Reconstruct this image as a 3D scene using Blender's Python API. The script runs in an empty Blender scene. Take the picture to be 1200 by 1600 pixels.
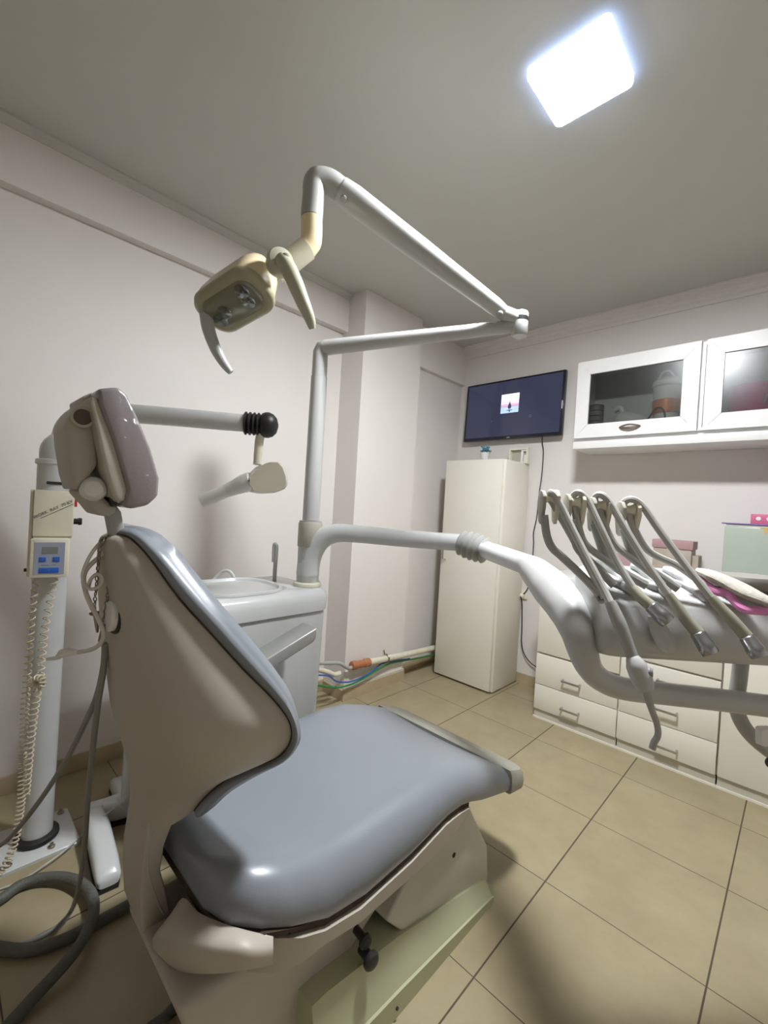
import bpy, bmesh, math, random
from mathutils import Vector, Matrix
from math import sin, cos, pi, radians
random.seed(7)
S = bpy.context.scene
COL = S.collection

# ---------------------------------------------------------------- camera, exposure, world
cam_d = bpy.data.cameras.new('camera'); cam = bpy.data.objects.new('camera', cam_d); COL.objects.link(cam)
cam_d.sensor_fit = 'HORIZONTAL'; cam_d.sensor_width = 36.0; cam_d.lens = 681.585/1200*36; cam_d.clip_start = 0.02
cam.matrix_world = Matrix(((0.7179822,-0.0493901,0.6943070,1.932523),(0.6935308,-0.0342205,-0.7196138,-1.057171),(0.0593013,0.9981932,0.0096839,1.250000),(0,0,0,1)))
S.camera = cam
S.view_settings.view_transform = 'Standard'; S.view_settings.look = 'None'
S.view_settings.gamma = 1.0; S.view_settings.use_curve_mapping = False
S.view_settings.exposure = 1.8
w = bpy.data.worlds.new('world'); S.world = w; w.use_nodes = True
w.node_tree.nodes['Background'].inputs[0].default_value = (0.75, 0.8, 0.9, 1)
w.node_tree.nodes['Background'].inputs[1].default_value = 0.05
LAMP = 110.0

# ---------------------------------------------------------------- materials
def mat(name, col, rough=0.5, metal=0.0, coat=0.0, var=0.04, scale=14.0, bump=0.0, bscale=60.0, bdist=.004, emit=None, spec=0.5):
    m = bpy.data.materials.new(name); m.use_nodes = True
    nt = m.node_tree; b = nt.nodes['Principled BSDF']
    b.inputs['Roughness'].default_value = rough; b.inputs['Metallic'].default_value = metal
    b.inputs['Coat Weight'].default_value = coat; b.inputs['Coat Roughness'].default_value = 0.12
    b.inputs['Specular IOR Level'].default_value = spec
    tc = nt.nodes.new('ShaderNodeTexCoord')
    if var:
        n = nt.nodes.new('ShaderNodeTexNoise'); n.inputs['Scale'].default_value = scale; n.inputs['Detail'].default_value = 4
        r = nt.nodes.new('ShaderNodeValToRGB')
        r.color_ramp.elements[0].position = .3; r.color_ramp.elements[1].position = .7
        r.color_ramp.elements[0].color = (*[c*(1-var) for c in col], 1)
        r.color_ramp.elements[1].color = (*[min(1, c*(1+var)) for c in col], 1)
        nt.links.new(tc.outputs['Object'], n.inputs['Vector']); nt.links.new(n.outputs['Fac'], r.inputs['Fac'])
        nt.links.new(r.outputs['Color'], b.inputs['Base Color'])
    else:
        b.inputs['Base Color'].default_value = (*col, 1)
    if bump:
        n2 = nt.nodes.new('ShaderNodeTexNoise'); n2.inputs['Scale'].default_value = bscale; n2.inputs['Detail'].default_value = 3
        bp = nt.nodes.new('ShaderNodeBump'); bp.inputs['Strength'].default_value = bump; bp.inputs['Distance'].default_value = bdist
        nt.links.new(tc.outputs['Object'], n2.inputs['Vector']); nt.links.new(n2.outputs['Fac'], bp.inputs['Height'])
        nt.links.new(bp.outputs['Normal'], b.inputs['Normal'])
    if emit:
        b.inputs['Emission Color'].default_value = (*emit[:3], 1); b.inputs['Emission Strength'].default_value = emit[3]
    return m

def floor_mat():
    m = bpy.data.materials.new('floor tiles'); m.use_nodes = True; nt = m.node_tree; N = nt.nodes; L = nt.links
    b = N['Principled BSDF']; tc = N.new('ShaderNodeTexCoord'); sep = N.new('ShaderNodeSeparateXYZ')
    L.new(tc.outputs['Object'], sep.inputs[0])
    def M(op, a, b_=None):
        n = N.new('ShaderNodeMath'); n.operation = op
        for i, v in enumerate((a, b_)):
            if v is None: continue
            if isinstance(v, (int, float)): n.inputs[i].default_value = v
            else: L.new(v, n.inputs[i])
        return n.outputs[0]
    s = 0.4505; ds = []; cells = []
    for ax in ('X', 'Y'):
        u = M('DIVIDE', sep.outputs[ax], s); c = M('ROUND', u); d = M('MULTIPLY', M('ABSOLUTE', M('SUBTRACT', u, c)), s)
        ds.append(d); cells.append(M('FLOOR', u))
    ds[1] = M('ADD', ds[1], 0.0008)
    d = M('MINIMUM', ds[0], ds[1])
    mr = N.new('ShaderNodeMapRange'); mr.inputs['From Min'].default_value = 0.0016; mr.inputs['From Max'].default_value = 0.0032
    L.new(d, mr.inputs['Value'])
    cx = N.new('ShaderNodeCombineXYZ'); L.new(cells[0], cx.inputs[0]); L.new(cells[1], cx.inputs[1])
    wn = N.new('ShaderNodeTexWhiteNoise'); L.new(cx.outputs[0], wn.inputs['Vector'])
    n1 = N.new('ShaderNodeTexNoise'); n1.inputs['Scale'].default_value = 5; n1.inputs['Detail'].default_value = 8; n1.inputs['Roughness'].default_value = .65
    L.new(tc.outputs['Object'], n1.inputs['Vector'])
    rp = N.new('ShaderNodeValToRGB'); rp.color_ramp.elements[0].position = .3; rp.color_ramp.elements[1].position = .72
    rp.color_ramp.elements[0].color = (*(.32,.26,.155), 1); rp.color_ramp.elements[1].color = (*(.385,.325,.20), 1)
    L.new(n1.outputs['Fac'], rp.inputs['Fac'])
    hv = N.new('ShaderNodeHueSaturation'); L.new(rp.outputs['Color'], hv.inputs['Color'])
    L.new(M('ADD', M('MULTIPLY', wn.outputs['Value'], .07), .965), hv.inputs['Value'])
    mx = N.new('ShaderNodeMix'); mx.data_type = 'RGBA'; L.new(mr.outputs[0], mx.inputs['Factor'])
    mx.inputs['A'].default_value = (.085, .06, .04, 1); L.new(hv.outputs['Color'], mx.inputs['B'])
    L.new(mx.outputs['Result'], b.inputs['Base Color'])
    mr2 = N.new('ShaderNodeMapRange'); mr2.inputs['To Min'].default_value = .9; mr2.inputs['To Max'].default_value = .36
    L.new(mr.outputs[0], mr2.inputs['Value']); L.new(mr2.outputs[0], b.inputs['Roughness'])
    bp = N.new('ShaderNodeBump'); bp.inputs['Strength'].default_value = .35; bp.inputs['Distance'].default_value = .002
    L.new(mr.outputs[0], bp.inputs['Height']); L.new(bp.outputs['Normal'], b.inputs['Normal'])
    return m

def glass_mat(name, tint=.6, rough=.12):
    m = bpy.data.materials.new(name); m.use_nodes = True; nt = m.node_tree; N = nt.nodes; L = nt.links
    N.remove(N['Principled BSDF']); out = N['Material Output']
    tr = N.new('ShaderNodeBsdfTransparent'); tr.inputs[0].default_value = (tint, tint*1.01, tint*.99, 1)
    gl = N.new('ShaderNodeBsdfGlossy'); gl.inputs['Roughness'].default_value = rough
    fr = N.new('ShaderNodeFresnel'); fr.inputs[0].default_value = 1.5
    mx = N.new('ShaderNodeMixShader'); L.new(fr.outputs[0], mx.inputs[0]); L.new(tr.outputs[0], mx.inputs[1]); L.new(gl.outputs[0], mx.inputs[2])
    tc = N.new('ShaderNodeTexCoord'); n2 = N.new('ShaderNodeTexNoise'); n2.inputs['Scale'].default_value = 260
    bp = N.new('ShaderNodeBump'); bp.inputs['Strength'].default_value = .12; bp.inputs['Distance'].default_value = .002
    L.new(tc.outputs['Object'], n2.inputs['Vector']); L.new(n2.outputs['Fac'], bp.inputs['Height']); L.new(bp.outputs[0], gl.inputs['Normal'])
    L.new(mx.outputs[0], out.inputs[0]); return m

WALL = mat('painted wall', (.76,.715,.68), .6, var=.015, scale=3, bump=.06, bscale=90, spec=.3)
CEIL = mat('painted ceiling', (.58,.575,.535), .75, var=.02, scale=2, spec=.2)
FLOOR = floor_mat()
SKIRT = mat('skirting tile', (.45, .36, .235), .4, var=.1, scale=8)
PLAST = mat('rough plaster', (.62, .57, .48), .8, bump=.5, bscale=40)
LAMPM = mat('led diffuser', (.9, .9, .9), .5, var=0, emit=(.93, .965, 1.0, LAMP))
LAMPR = mat('halo glow rim', (.85, .88, .95), .4, var=0, emit=(.42, .58, 1.0, 1.4))  # frame is no light source; bluish glow added to imitate a halo
LAM = mat('white laminate', (.80, .765, .665), .38, var=.02, scale=5)
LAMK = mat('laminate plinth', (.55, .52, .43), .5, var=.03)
LAMG = mat('white gloss wood', (.80, .79, .77), .35, var=.02, scale=20)
GAP = mat('dark gap', (.07, .06, .05), .8, var=0)
BLUE = mat('pale blue vinyl', (.222,.240,.268), .36, coat=.3, var=.03, scale=4, bump=.05, bscale=180)
BLUE.node_tree.nodes['Principled BSDF'].inputs['Coat Roughness'].default_value = .26
BLUEB = BLUE
BEIGE = mat('warm grey plastic', (.48,.435,.37), .45, var=.03, scale=4)
BEIGED = mat('aged grey plastic', (.45, .42, .35), .5, var=.05)
GREYP = mat('cool grey plastic', (.50, .50, .485), .35, coat=.2, var=.03, scale=5)
GREYM = mat('mid grey plastic', (.40, .40, .38), .42, var=.03)
GREYD = mat('slate grey plastic', (.25, .25, .25), .5, var=.05)
TRIMG = mat('grey rubber bumper', (.33, .32, .27), .55, var=.04)
WHITEE = mat('white enamel', (.64, .65, .64), .25, coat=.3, var=.02)
WHITEP = mat('white plastic', (.78, .77, .74), .35, var=.02)
IVORY = mat('ivory plastic', (.80, .76, .60), .38, var=.04, scale=8)
CREAM = mat('yellowed cream plastic', (.72, .60, .38), .28, coat=.4, var=.06, scale=6)
OLIVE = mat('olive grey bezel', (.36, .34, .21), .3, coat=.3, var=.06)
OLIVL = mat('pale olive plastic', (.46, .45, .33), .35, var=.04)
GREENB = mat('pale green enamel', (.47, .48, .31), .45, var=.05, scale=5)
BLACK = mat('black rubber', (.018, .018, .018), .45, var=0)
BLKG = mat('black gloss plastic', (.012, .013, .02), .25, var=0)
RUST_SHADE = mat('dark seam and gap shade', (.05, .03, .018), .8, var=.3, scale=40)  # seams and screw; also stands in for shade in the seat gap
CHROME = mat('brushed steel', (.55, .55, .55), .25, metal=1, var=.05)
CHROMD = mat('tarnished metal', (.32, .27, .22), .35, metal=1, var=.1)
HOSE = mat('grey hose', (.48, .47, .44), .42, var=.04)
HOSEO = mat('olive hose sleeve', (.36, .35, .27), .5, var=.04)
CABLE = mat('grey cable', (.27, .27, .245), .5, var=.05)
HOSED = mat('dark corrugated hose', (.105, .108, .09), .55, var=.08, bump=.6, bscale=160)
COILM = mat('beige coil cord', (.62, .54, .40), .45, var=.03)
CLEAR = mat('milky clear tube', (.62, .60, .52), .15, coat=.6, var=.02)
SEATD = mat('lilac grey vinyl', (.235, .205, .205), .4, var=.05, scale=10)
FILM = None
BROWN = mat('brown board', (.40, .335, .27), .6, var=.12, scale=16)
MAUVE = mat('mauve board', (.40, .25, .25), .6, var=.04)
PINKB = mat('pink plastic', (.62, .14, .26), .4, var=.04)
GRNBX = mat('grey green box', (.40, .45, .38), .3, var=.02)
PURP = mat('violet rim', (.20, .13, .36), .4, var=0)
YEL = mat('amber strip', (.70, .45, .10), .5, var=0)
PINKC = mat('pink tubing', (.85, .30, .62), .35, var=.03)
FELT = mat('beige grey felt', (.50, .46, .40), .9, var=.12, scale=90, bump=.4, bscale=300)
DISC = mat('taupe grey rubber', (.23, .215, .19), .7, var=.05)
TERRA = mat('terracotta pipe', (.42, .16, .07), .45, var=.08)
PIPEM = mat('cream pipe', (.70, .66, .52), .4, var=.08, scale=20)
BLUEW = mat('blue wire', (.05, .12, .40), .4, var=0)
GREENW = mat('green wire', (.03, .24, .06), .4, var=0)
MAGEN = mat('magenta enamel', (.62, .02, .20), .2, coat=.4, metal=.3, var=.02)
GOLDM = mat('gold rim', (.75, .6, .3), .2, metal=1, var=0)
ORANG = mat('copper orange band', (.85, .26, .04), .3, metal=.4, var=.2, scale=60)
TEAL = mat('teal petals', (.10, .30, .38), .5, var=.1)
SCREEN = mat('tv screen', (.01, .01, .02), .12, var=0, emit=(.028, .032, .060, .33))
RED = mat('red switch', (.55, .03, .03), .4, var=0)
PANEL = mat('grey keypad', (.33, .36, .45), .4, var=0)
BTN = mat('blue button', (.02, .12, .55), .4, var=0)
LCD = mat('lcd display', (.20, .22, .19), .2, var=0)
INK = mat('grey ink', (.16, .17, .17), .6, var=0)
GLASS = glass_mat('textured cabinet glass', .64, .24)
def lens_mat():
    m = mat('lamp reflector glass', (.22, .23, .21), .15, metal=.8, var=.3, scale=30); return m
LENS = lens_mat()
COVER = mat('smoked lamp cover', (.20, .19, .12), .15, coat=.6, var=.03)

# ---------------------------------------------------------------- helpers
def thing(name, label, cat, loc=(0,0,0), group=None):
    o = bpy.data.objects.new(name, None); o.empty_display_size = .05; COL.objects.link(o); o.location = loc
    o['label'] = label; o['category'] = cat
    if group: o['group'] = group
    return o
def tag(o, label, cat, group=None, kind=None):
    if label: o['label'] = label
    if cat: o['category'] = cat
    if group: o['group'] = group
    if kind: o['kind'] = kind
    return o
def origin_of(o):
    v = Vector((0,0,0))
    while o: v += o.location; o = o.parent
    return v
def link(name, verts, faces, m, parent=None, smooth=True, ang=35, bevel=0, seg=2, label=None):
    """one mesh object from world coordinates; the origin is the parent's, or the base centre for a top-level mesh"""
    vs = [Vector(v) for v in verts]
    if parent is None:
        lo = [min(v[i] for v in vs) for i in range(3)]; hi = [max(v[i] for v in vs) for i in range(3)]
        org = Vector(((lo[0]+hi[0])/2, (lo[1]+hi[1])/2, lo[2])); loc = org
    else:
        org = origin_of(parent); loc = Vector((0,0,0))
    me = bpy.data.meshes.new(name); bm = bmesh.new()
    bv = [bm.verts.new(v-org) for v in vs]
    for f in faces:
        try: bm.faces.new([bv[i] for i in f])
        except ValueError: pass
    bmesh.ops.recalc_face_normals(bm, faces=bm.faces)
    if bevel:
        bm.normal_update()
        es = [e for e in bm.edges if len(e.link_faces) == 2 and e.calc_face_angle() > radians(28)]
        bmesh.ops.bevel(bm, geom=es, offset=bevel, segments=seg, profile=.5, affect='EDGES', clamp_overlap=True)
    bm.to_mesh(me); bm.free()
    if smooth:
        for p in me.polygons: p.use_smooth = True
        me.set_sharp_from_angle(angle=radians(ang))
    ms = m if isinstance(m, (list, tuple)) else [m]
    for x in ms: me.materials.append(x)
    o = bpy.data.objects.new(name, me); COL.objects.link(o)
    if parent is not None: o.parent = parent
    else: o.location = loc
    if label: o['label'] = label
    return o
class MB:
    def __init__(s): s.v = []; s.f = []
    def add(s, v, f):
        n = len(s.v); s.v += [tuple(x) for x in v]; s.f += [tuple(i+n for i in q) for q in f]; return s
    def box(s, a, b, Mx=None):
        x0,y0,z0 = a; x1,y1,z1 = b
        v = [(x,y,z) for z in (z0,z1) for (x,y) in ((x0,y0),(x1,y0),(x1,y1),(x0,y1))]
        if Mx is not None: v = [Mx @ Vector(p) for p in v]
        return s.add(v, [(3,2,1,0),(4,5,6,7),(0,1,5,4),(1,2,6,5),(2,3,7,6),(3,0,4,7)])
    def tube(s, pts, r, seg=12, caps=True, smooth=0):
        v, f = tube_geo(pts, r, seg, caps, smooth); return s.add(v, f)
    def loft(s, rings, caps=True, closed=True):
        v, f = loft_geo(rings, caps, closed); return s.add(v, f)
    def lathe(s, prof, o, d, seg=24):
        v, f = lathe_geo(prof, o, d, seg); return s.add(v, f)
    def prism(s, pts, axis, a, b):
        v, f = prism_geo(pts, axis, a, b); return s.add(v, f)
    def go(s, name, m, parent=None, **k): return link(name, s.v, s.f, m, parent, **k)
def catmull(pts, n=6):
    P = [Vector(p) for p in pts]; out = []
    for i in range(len(P)-1):
        p0 = P[max(i-1,0)]; p1 = P[i]; p2 = P[i+1]; p3 = P[min(i+2,len(P)-1)]
        for k in range(n):
            t = k/n; out.append(.5*((2*p1)+(p2-p0)*t+(2*p0-5*p1+4*p2-p3)*t*t+(3*p1-p0-3*p2+p3)*t**3))
    out.append(P[-1]); return out
def interp(vals, k, n):
    if not isinstance(vals, (list, tuple)): return vals
    u = k/max(n-1,1)*(len(vals)-1); i = min(int(u), len(vals)-2) if len(vals) > 1 else 0
    return vals[i]+(vals[i+1]-vals[i])*(u-i) if len(vals) > 1 else vals[0]
def frames(P):
    T = []
    for i in range(len(P)):
        a = P[max(i-1,0)]; b = P[min(i+1,len(P)-1)]; d = (b-a)
        T.append(d.normalized() if d.length > 1e-9 else Vector((0,0,1)))
    n = T[0].orthogonal().normalized(); out = []
    for t in T:
        n = (n-t*n.dot(t)); n = n.normalized() if n.length > 1e-6 else t.orthogonal().normalized()
        out.append((t, n, t.cross(n)))
    return out
def tube_geo(pts, r, seg=12, caps=True, smooth=0):
    P = catmull(pts, smooth) if smooth else [Vector(p) for p in pts]
    F = frames(P); n = len(P); rings = []
    for k in range(n):
        t, a, b = F[k]; rr = interp(r, k, n)
        rings.append([P[k]+a*(rr*cos(2*pi*j/seg))+b*(rr*sin(2*pi*j/seg)) for j in range(seg)])
    return loft_geo(rings, caps, True)
def loft_geo(rings, caps=True, closed=True):
    n = len(rings[0]); v = [tuple(p) for r in rings for p in r]; f = []
    for k in range(len(rings)-1):
        for j in range(n if closed else n-1):
            a = k*n+j; b = k*n+(j+1) % n; f.append((a, b, b+n, a+n))
    if caps:
        f.append(tuple(reversed(range(n)))); f.append(tuple(range((len(rings)-1)*n, len(rings)*n)))
    return v, f
def lathe_geo(prof, o, d, seg=24):
    o = Vector(o); d = Vector(d).normalized(); a = d.orthogonal().normalized(); b = d.cross(a)
    rings = [[o+d*h+(a*cos(2*pi*j/seg)+b*sin(2*pi*j/seg))*max(r, 1e-4) for j in range(seg)] for r, h in prof]
    return loft_geo(rings, True, True)
def prism_geo(pts, axis, a, b):
    def mk(p, h): return (h, p[0], p[1]) if axis == 'x' else ((p[0], h, p[1]) if axis == 'y' else (p[0], p[1], h))
    n = len(pts); v = [mk(p, a) for p in pts]+[mk(p, b) for p in pts]
    f = [tuple(range(n)), tuple(range(n, 2*n))]+[(i, (i+1) % n, (i+1) % n+n, i+n) for i in range(n)]
    return v, f
def box(name, a, b, m, parent=None, bevel=0, **k): return MB().box(a, b).go(name, m, parent, bevel=bevel, **k)
def flat_tube(name, pts, rw, rh, m, parent=None, seg=16, smooth=6, **k):
    P_ = catmull(pts, smooth); F = frames(P_); n = len(P_); rings = []
    for i in range(n):
        t = F[i][0]; sd = t.cross(Vector((0,0,1))).normalized(); up = sd.cross(t).normalized()
        a, b = interp(rw, i, n), interp(rh, i, n)
        rings.append([P_[i]+sd*(a*cos(2*pi*j/seg))+up*(b*sin(2*pi*j/seg)) for j in range(seg)])
    v, f = loft_geo(rings); return link(name, v, f, m, parent, **k)
def tube(name, pts, r, m, parent=None, seg=12, smooth=6, **k): return MB().tube(pts, r, seg, True, smooth).go(name, m, parent, **k)
def lathe(name, prof, o, d, m, parent=None, seg=24, **k): return MB().lathe(prof, o, d, seg).go(name, m, parent, **k)
def prism(name, pts, axis, a, b, m, parent=None, bevel=0, **k): return MB().prism(pts, axis, a, b).go(name, m, parent, bevel=bevel, **k)
def struct(o): o['kind'] = 'structure'; return o
def rrect(hx, hy, r, n=6):
    """rounded rectangle outline, centred"""
    out = []
    for cx, cy, a0 in ((hx-r, hy-r, 0), (-hx+r, hy-r, 90), (-hx+r, -hy+r, 180), (hx-r, -hy+r, 270)):
        for k in range(n+1):
            a = radians(a0+90*k/n); out.append((cx+r*cos(a), cy+r*sin(a)))
    return out
def copy_tree(o, off, parent=None):
    c = o.copy(); COL.objects.link(c)
    if parent: c.parent = parent
    else: c.location = Vector(o.location)+Vector(off)
    for ch in list(o.children): copy_tree(ch, off, c)
    return c
def textmesh(name, s, size, Mx, m, parent, depth=.0006):
    cu = bpy.data.curves.new(name, 'FONT'); cu.body = s; cu.size = size; cu.align_x = 'CENTER'; cu.align_y = 'CENTER'; cu.extrude = depth
    t = bpy.data.objects.new(name+'_src', cu); COL.objects.link(t)
    dg = bpy.context.evaluated_depsgraph_get(); me = bpy.data.meshes.new_from_object(t.evaluated_get(dg))
    bpy.data.objects.remove(t); me.transform(Mx); me.transform(Matrix.Translation(-origin_of(parent))); me.name = name
    me.materials.clear(); me.materials.append(m)
    o = bpy.data.objects.new(name, me); COL.objects.link(o); o.parent = parent; return o

# ---------------------------------------------------------------- the room
WX, WY, CZ = -.345, 2.055, 2.63           # left wall, back wall, ceiling
RX, RY = 3.6, -3.0
struct(box('floor', (WX-.1, RY-.1, -.06), (RX+.1, WY+.1, 0), FLOOR, smooth=False)).location.z  # tiles are keyed to object space
fl = bpy.data.objects['floor']
# keep the tile grid on the world grid: shift the mesh so the object origin is the world origin
for v_ in fl.data.vertices: v_.co += fl.location
fl.location = (0,0,0)
struct(box('ceiling', (WX-.1, RY-.1, CZ), (RX+.1, WY+.1, CZ+.06), CEIL, smooth=False))
struct(box('wall_left', (WX-.1, RY-.1, 0), (WX, WY+.1, CZ), WALL, smooth=False))
struct(box('wall_back', (WX, WY, 0), (RX, WY+.1, CZ), WALL, smooth=False))
struct(box('wall_right', (RX, RY-.1, 0), (RX+.1, WY+.1, CZ), WALL, smooth=False))
struct(box('wall_rear', (WX, RY-.1, 0), (RX, RY, CZ), WALL, smooth=False))
PX, PY0, PY1 = -.135, .81, 1.375          # projecting pier on the left wall
struct(box('wall_left_pier', (WX, PY0, 0), (PX, PY1, CZ), WALL, smooth=False))
struct(box('wall_left_recess', (WX, PY1, 0), (-.235, WY, CZ), WALL, smooth=False))
struct(box('trim_1', (WX, RY, 2.392), (-.295, PY0, CZ), WALL, smooth=False))            # shallow beam along the left wall
struct(box('trim_2', (-.235, PY1, 2.325), (-.20, WY, CZ), WALL, smooth=False))          # same beam past the pier
def cornice(name, axis, a, b, base, sgn):
    prof = [(0,0),(0,-.085),(.012,-.085),(.016,-.065),(.034,-.058),(.040,-.040),(.058,-.034),(.066,-.012),(.078,-.010),(.078,0)]
    pts = [(base+sgn*p, CZ+q) for p, q in prof]
    return struct(prism(name, pts, axis, a, b, WALL, smooth=False))
cornice('trim_3', 'x', WX+.11, RX, WY, -1)
def cove(name, x, y0, y1):
    pts = [(x, CZ), (x, CZ-.03), (x+.006, CZ-.03), (x+.02, CZ-.014), (x+.036, CZ-.008), (x+.036, CZ)]
    return struct(prism(name, pts, 'y', y0, y1, CEIL, smooth=False))
cove('trim_4', -.295, RY, PY0)
# skirting tiles
struct(box('baseboard_left', (WX, RY, 0), (WX+.012, PY0, .075), SKIRT, bevel=.002))
struct(MB().box((PX, PY0-.012, 0), (PX+.012, PY1+.012, .07)).box((WX+.012, PY0-.012, 0), (PX, PY0, .07)).go('baseboard_pier', SKIRT))
struct(MB().box((-.235, PY1+.0125, 0), (-.223, WY, .07)).go('baseboard_recess', SKIRT))
struct(box('baseboard_back', (-.222, WY-.012, 0), (.80, WY, .075), SKIRT))
struct(MB().box((PX, PY0-.008, .0705), (PX+.008, PY1+.008, .085)).go('trim_5', PLAST))   # uneven plaster line above the skirting
# ceiling light
cl = thing('ceiling_light', 'glowing square white panel lamp on the ceiling', 'ceiling light', (1.365, .29, CZ))
MB().loft([[(1.365+p, .29+q, z) for p, q in rrect(h, h, .018)] for h, z in ((.1215, CZ-.0005), (.1215, CZ-.024), (.1205, CZ-.0255), (.1195, CZ-.0255), (.1195, CZ-.020))]).go('frame', LAMPR, cl)
MB().loft([[(1.365+p, .29+q, z) for p, q in rrect(h, h, .018)] for h, z in ((.1192, CZ-.0250), (.1192, CZ-.0260))]).go('diffuser', LAMPM, cl)

# ---------------------------------------------------------------- tall cabinet
tc_ = thing('tall_cabinet', 'narrow tall white cabinet with one handle in the corner below the television', 'cabinet', (.18, 1.83, 0))
box('body', (-.062, 1.6885, .012), (.43, 2.035, 1.637), LAM, tc_, bevel=.002)
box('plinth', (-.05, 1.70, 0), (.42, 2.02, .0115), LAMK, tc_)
dr = box('door', (-.062, 1.667, .014), (.414, 1.687, 1.637), LAM, tc_, bevel=.002)
MB().tube([(-.02, 1.667, .885), (-.02, 1.632, .893), (-.02, 1.632, 1.017), (-.02, 1.667, 1.025)], .006, 8).go('handle', CHROME, dr)
# things on top of it
cup = thing('cup', 'small white cup holding teal flowers on top of tall cabinet', 'cup', (.152, 1.86, 1.638))
lathe('bowl', [(.018, 0), (.021, .004), (.030, .045), (.033, .06), (.038, .075), (.035, .075), (.028, .05)], (.152, 1.86, 1.638), (0,0,1), WHITEP, cup)
fb = MB()
for k in range(9):
    a = k*2.4; c = Vector((.152+.032*cos(a)*(.4+.6*(k % 3)/2), 1.86+.03*sin(a), 1.638+.085+.010*(k % 4)))
    fb.tube([(.152+.012*cos(a), 1.86+.012*sin(a), 1.69), c], .0018, 5)
    for q in range(5):
        b_ = q*1.257+k; d = Vector((cos(b_), sin(b_)*.6, .5+.3*sin(q)))
        fb.lathe([(.001, 0), (.006, .006), (.007, .012), (.002, .018)], c, d, 6)
fb.go('flowers', TEAL, cup)
bx = thing('display_box', 'small beige framed box standing on the tall cabinet', 'box', (.375, 1.97, 1.6375))
MB().box((.300, 1.955, 1.638), (.312, 1.99, 1.752)).box((.438, 1.955, 1.638), (.450, 1.99, 1.752)).box((.312, 1.955, 1.740), (.438, 1.99, 1.752)).box((.312, 1.955, 1.638), (.438, 1.99, 1.650)).go('frame', IVORY, bx)
box('back', (.312, 1.983, 1.650), (.438, 1.989, 1.740), BEIGED, bx)
MB().box((.395, 1.96, 1.650), (.412, 1.982, 1.728)).box((.3955, 1.962, 1.728), (.437, 1.981, 1.739)).box((.419, 1.96, 1.650), (.437, 1.982, 1.70)).go('panel', WHITEP, bx)

# ---------------------------------------------------------------- television
tv = thing('television', 'black flat screen television on the back wall showing a small picture', 'television', (.27, 2.03, 2.06))
ctr = Vector((.272, 2.0, 2.064)); tl = radians(-2.0)
TM = Matrix.Translation(ctr) @ Matrix.Rotation(tl, 4, 'X')
MB().box((-.405, -.012, -.232), (.405, .022, .232), TM).go('bezel', BLKG, tv, bevel=.003)
sc = MB().box((-.388, -.0135, -.208), (.388, -.0121, .218), TM).go('screen', SCREEN, tv)
MB().box((-.25, .0225, -.18), (.25, .034, .1), TM).go('rear_case', BLACK, tv)
MB().box((-.012, -.0145, -.225), (.012, -.0122, -.219), TM).go('badge', CHROME, tv)
MB().box((.3925, -.0145, -.045), (.3985, -.0122, .012), TM).go('indicator', WHITEP, tv)
# picture on the screen: square with a sunset over water and a dark drop
def em(name, c, s=1.0): return mat(name, tuple(x*.2 for x in c), .3, var=0, emit=(*c, s*.38))
px0, px1, pz0, pz1 = -.082, .066, -.032, .115
bands = [(1, .66, .93, .85, .95), (.66, .47, .85, .68, .82), (.47, .36, .70, .42, .58), (.36, .33, .42, .30, .45), (.33, 0, .45, .60, .85)]
for i, (a, b, *c) in enumerate(bands):
    MB().box((px0, -.0150, pz0+(pz1-pz0)*b), (px1, -.0137, pz0+(pz1-pz0)*a), TM).go('picture_sky' if i < 4 else 'picture_water', em('picture tone', c, .95), sc)
dp = MB()
dp.add([TM @ Vector((-.008+x, -.0156, .012+z)) for x, z in ((0, .045), (.009, .022), (.015, .006), (.012, -.010), (0, -.02), (-.012, -.010), (-.015, .006), (-.009, .022))], [tuple(range(8))])
dp.box((-.03, -.0156, -.014), (.016, -.0152, -.009), TM).box((-.012, -.0156, -.024), (-.002, -.0152, -.014), TM)
dp.go('picture_drop', em('picture dark', (.05, .07, .14), .6), sc, smooth=False)
MB().box((-.05, -.0156, -.001), (.03, -.0152, .002), TM).go('picture_ripple', em('ripple', (.7, .8, .95), .9), sc)
for cx, cz, r in ((.165, -.075, .010), (-.155, -.085, .006)):
    ring = MB(); n = 24
    ring.add([TM @ Vector((cx+rr*cos(2*pi*j/n), -.0142, cz+rr*sin(2*pi*j/n))) for rr in (r, r*.72) for j in range(n)], [(j, (j+1) % n, (j+1) % n+n, j+n) for j in range(n)])
    ring.go('icon', em('icon', (.10, .11, .17), 1), sc)
# its cord
tube('power_cord', [(.522, 2.02, 1.84), (.523, 2.028, 1.79), (.527, 2.045, 1.72), (.525, 2.045, 1.55), (.513, 2.045, 1.40), (.508, 2.045, 1.25), (.49, 2.045, 1.13), (.496, 2.045, 1.05), (.493, 2.045, .9), (.475, 2.04, .72), (.44, 2.03, .66)], .004, BLACK, tv, seg=8)
so = thing('wall_socket', 'ivory wall socket with a plug beside the tall cabinet', 'socket', (.432, 2.054, .66))
box('plate', (.395, 2.040, .63), (.470, 2.0545, .705), IVORY, so, bevel=.004)
lathe('plug', [(.014, 0), (.018, .004), (.018, .02), (.012, .026)], (.436, 2.0395, .655), (0,-1,0), IVORY, so)
tag(tube('plug_cord', [(.436, 2.012, .65), (.447, 2.02, .60), (.449, 2.03, .50), (.452, 2.035, .40), (.455, 2.035, .31), (.475, 2.035, .24), (.52, 2.03, .19), (.58, 2.03, .16), (.70, 2.03, .12)], .004, BLACK, seg=8),
    'black cord hanging from the socket behind white drawers', 'cord')

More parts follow.
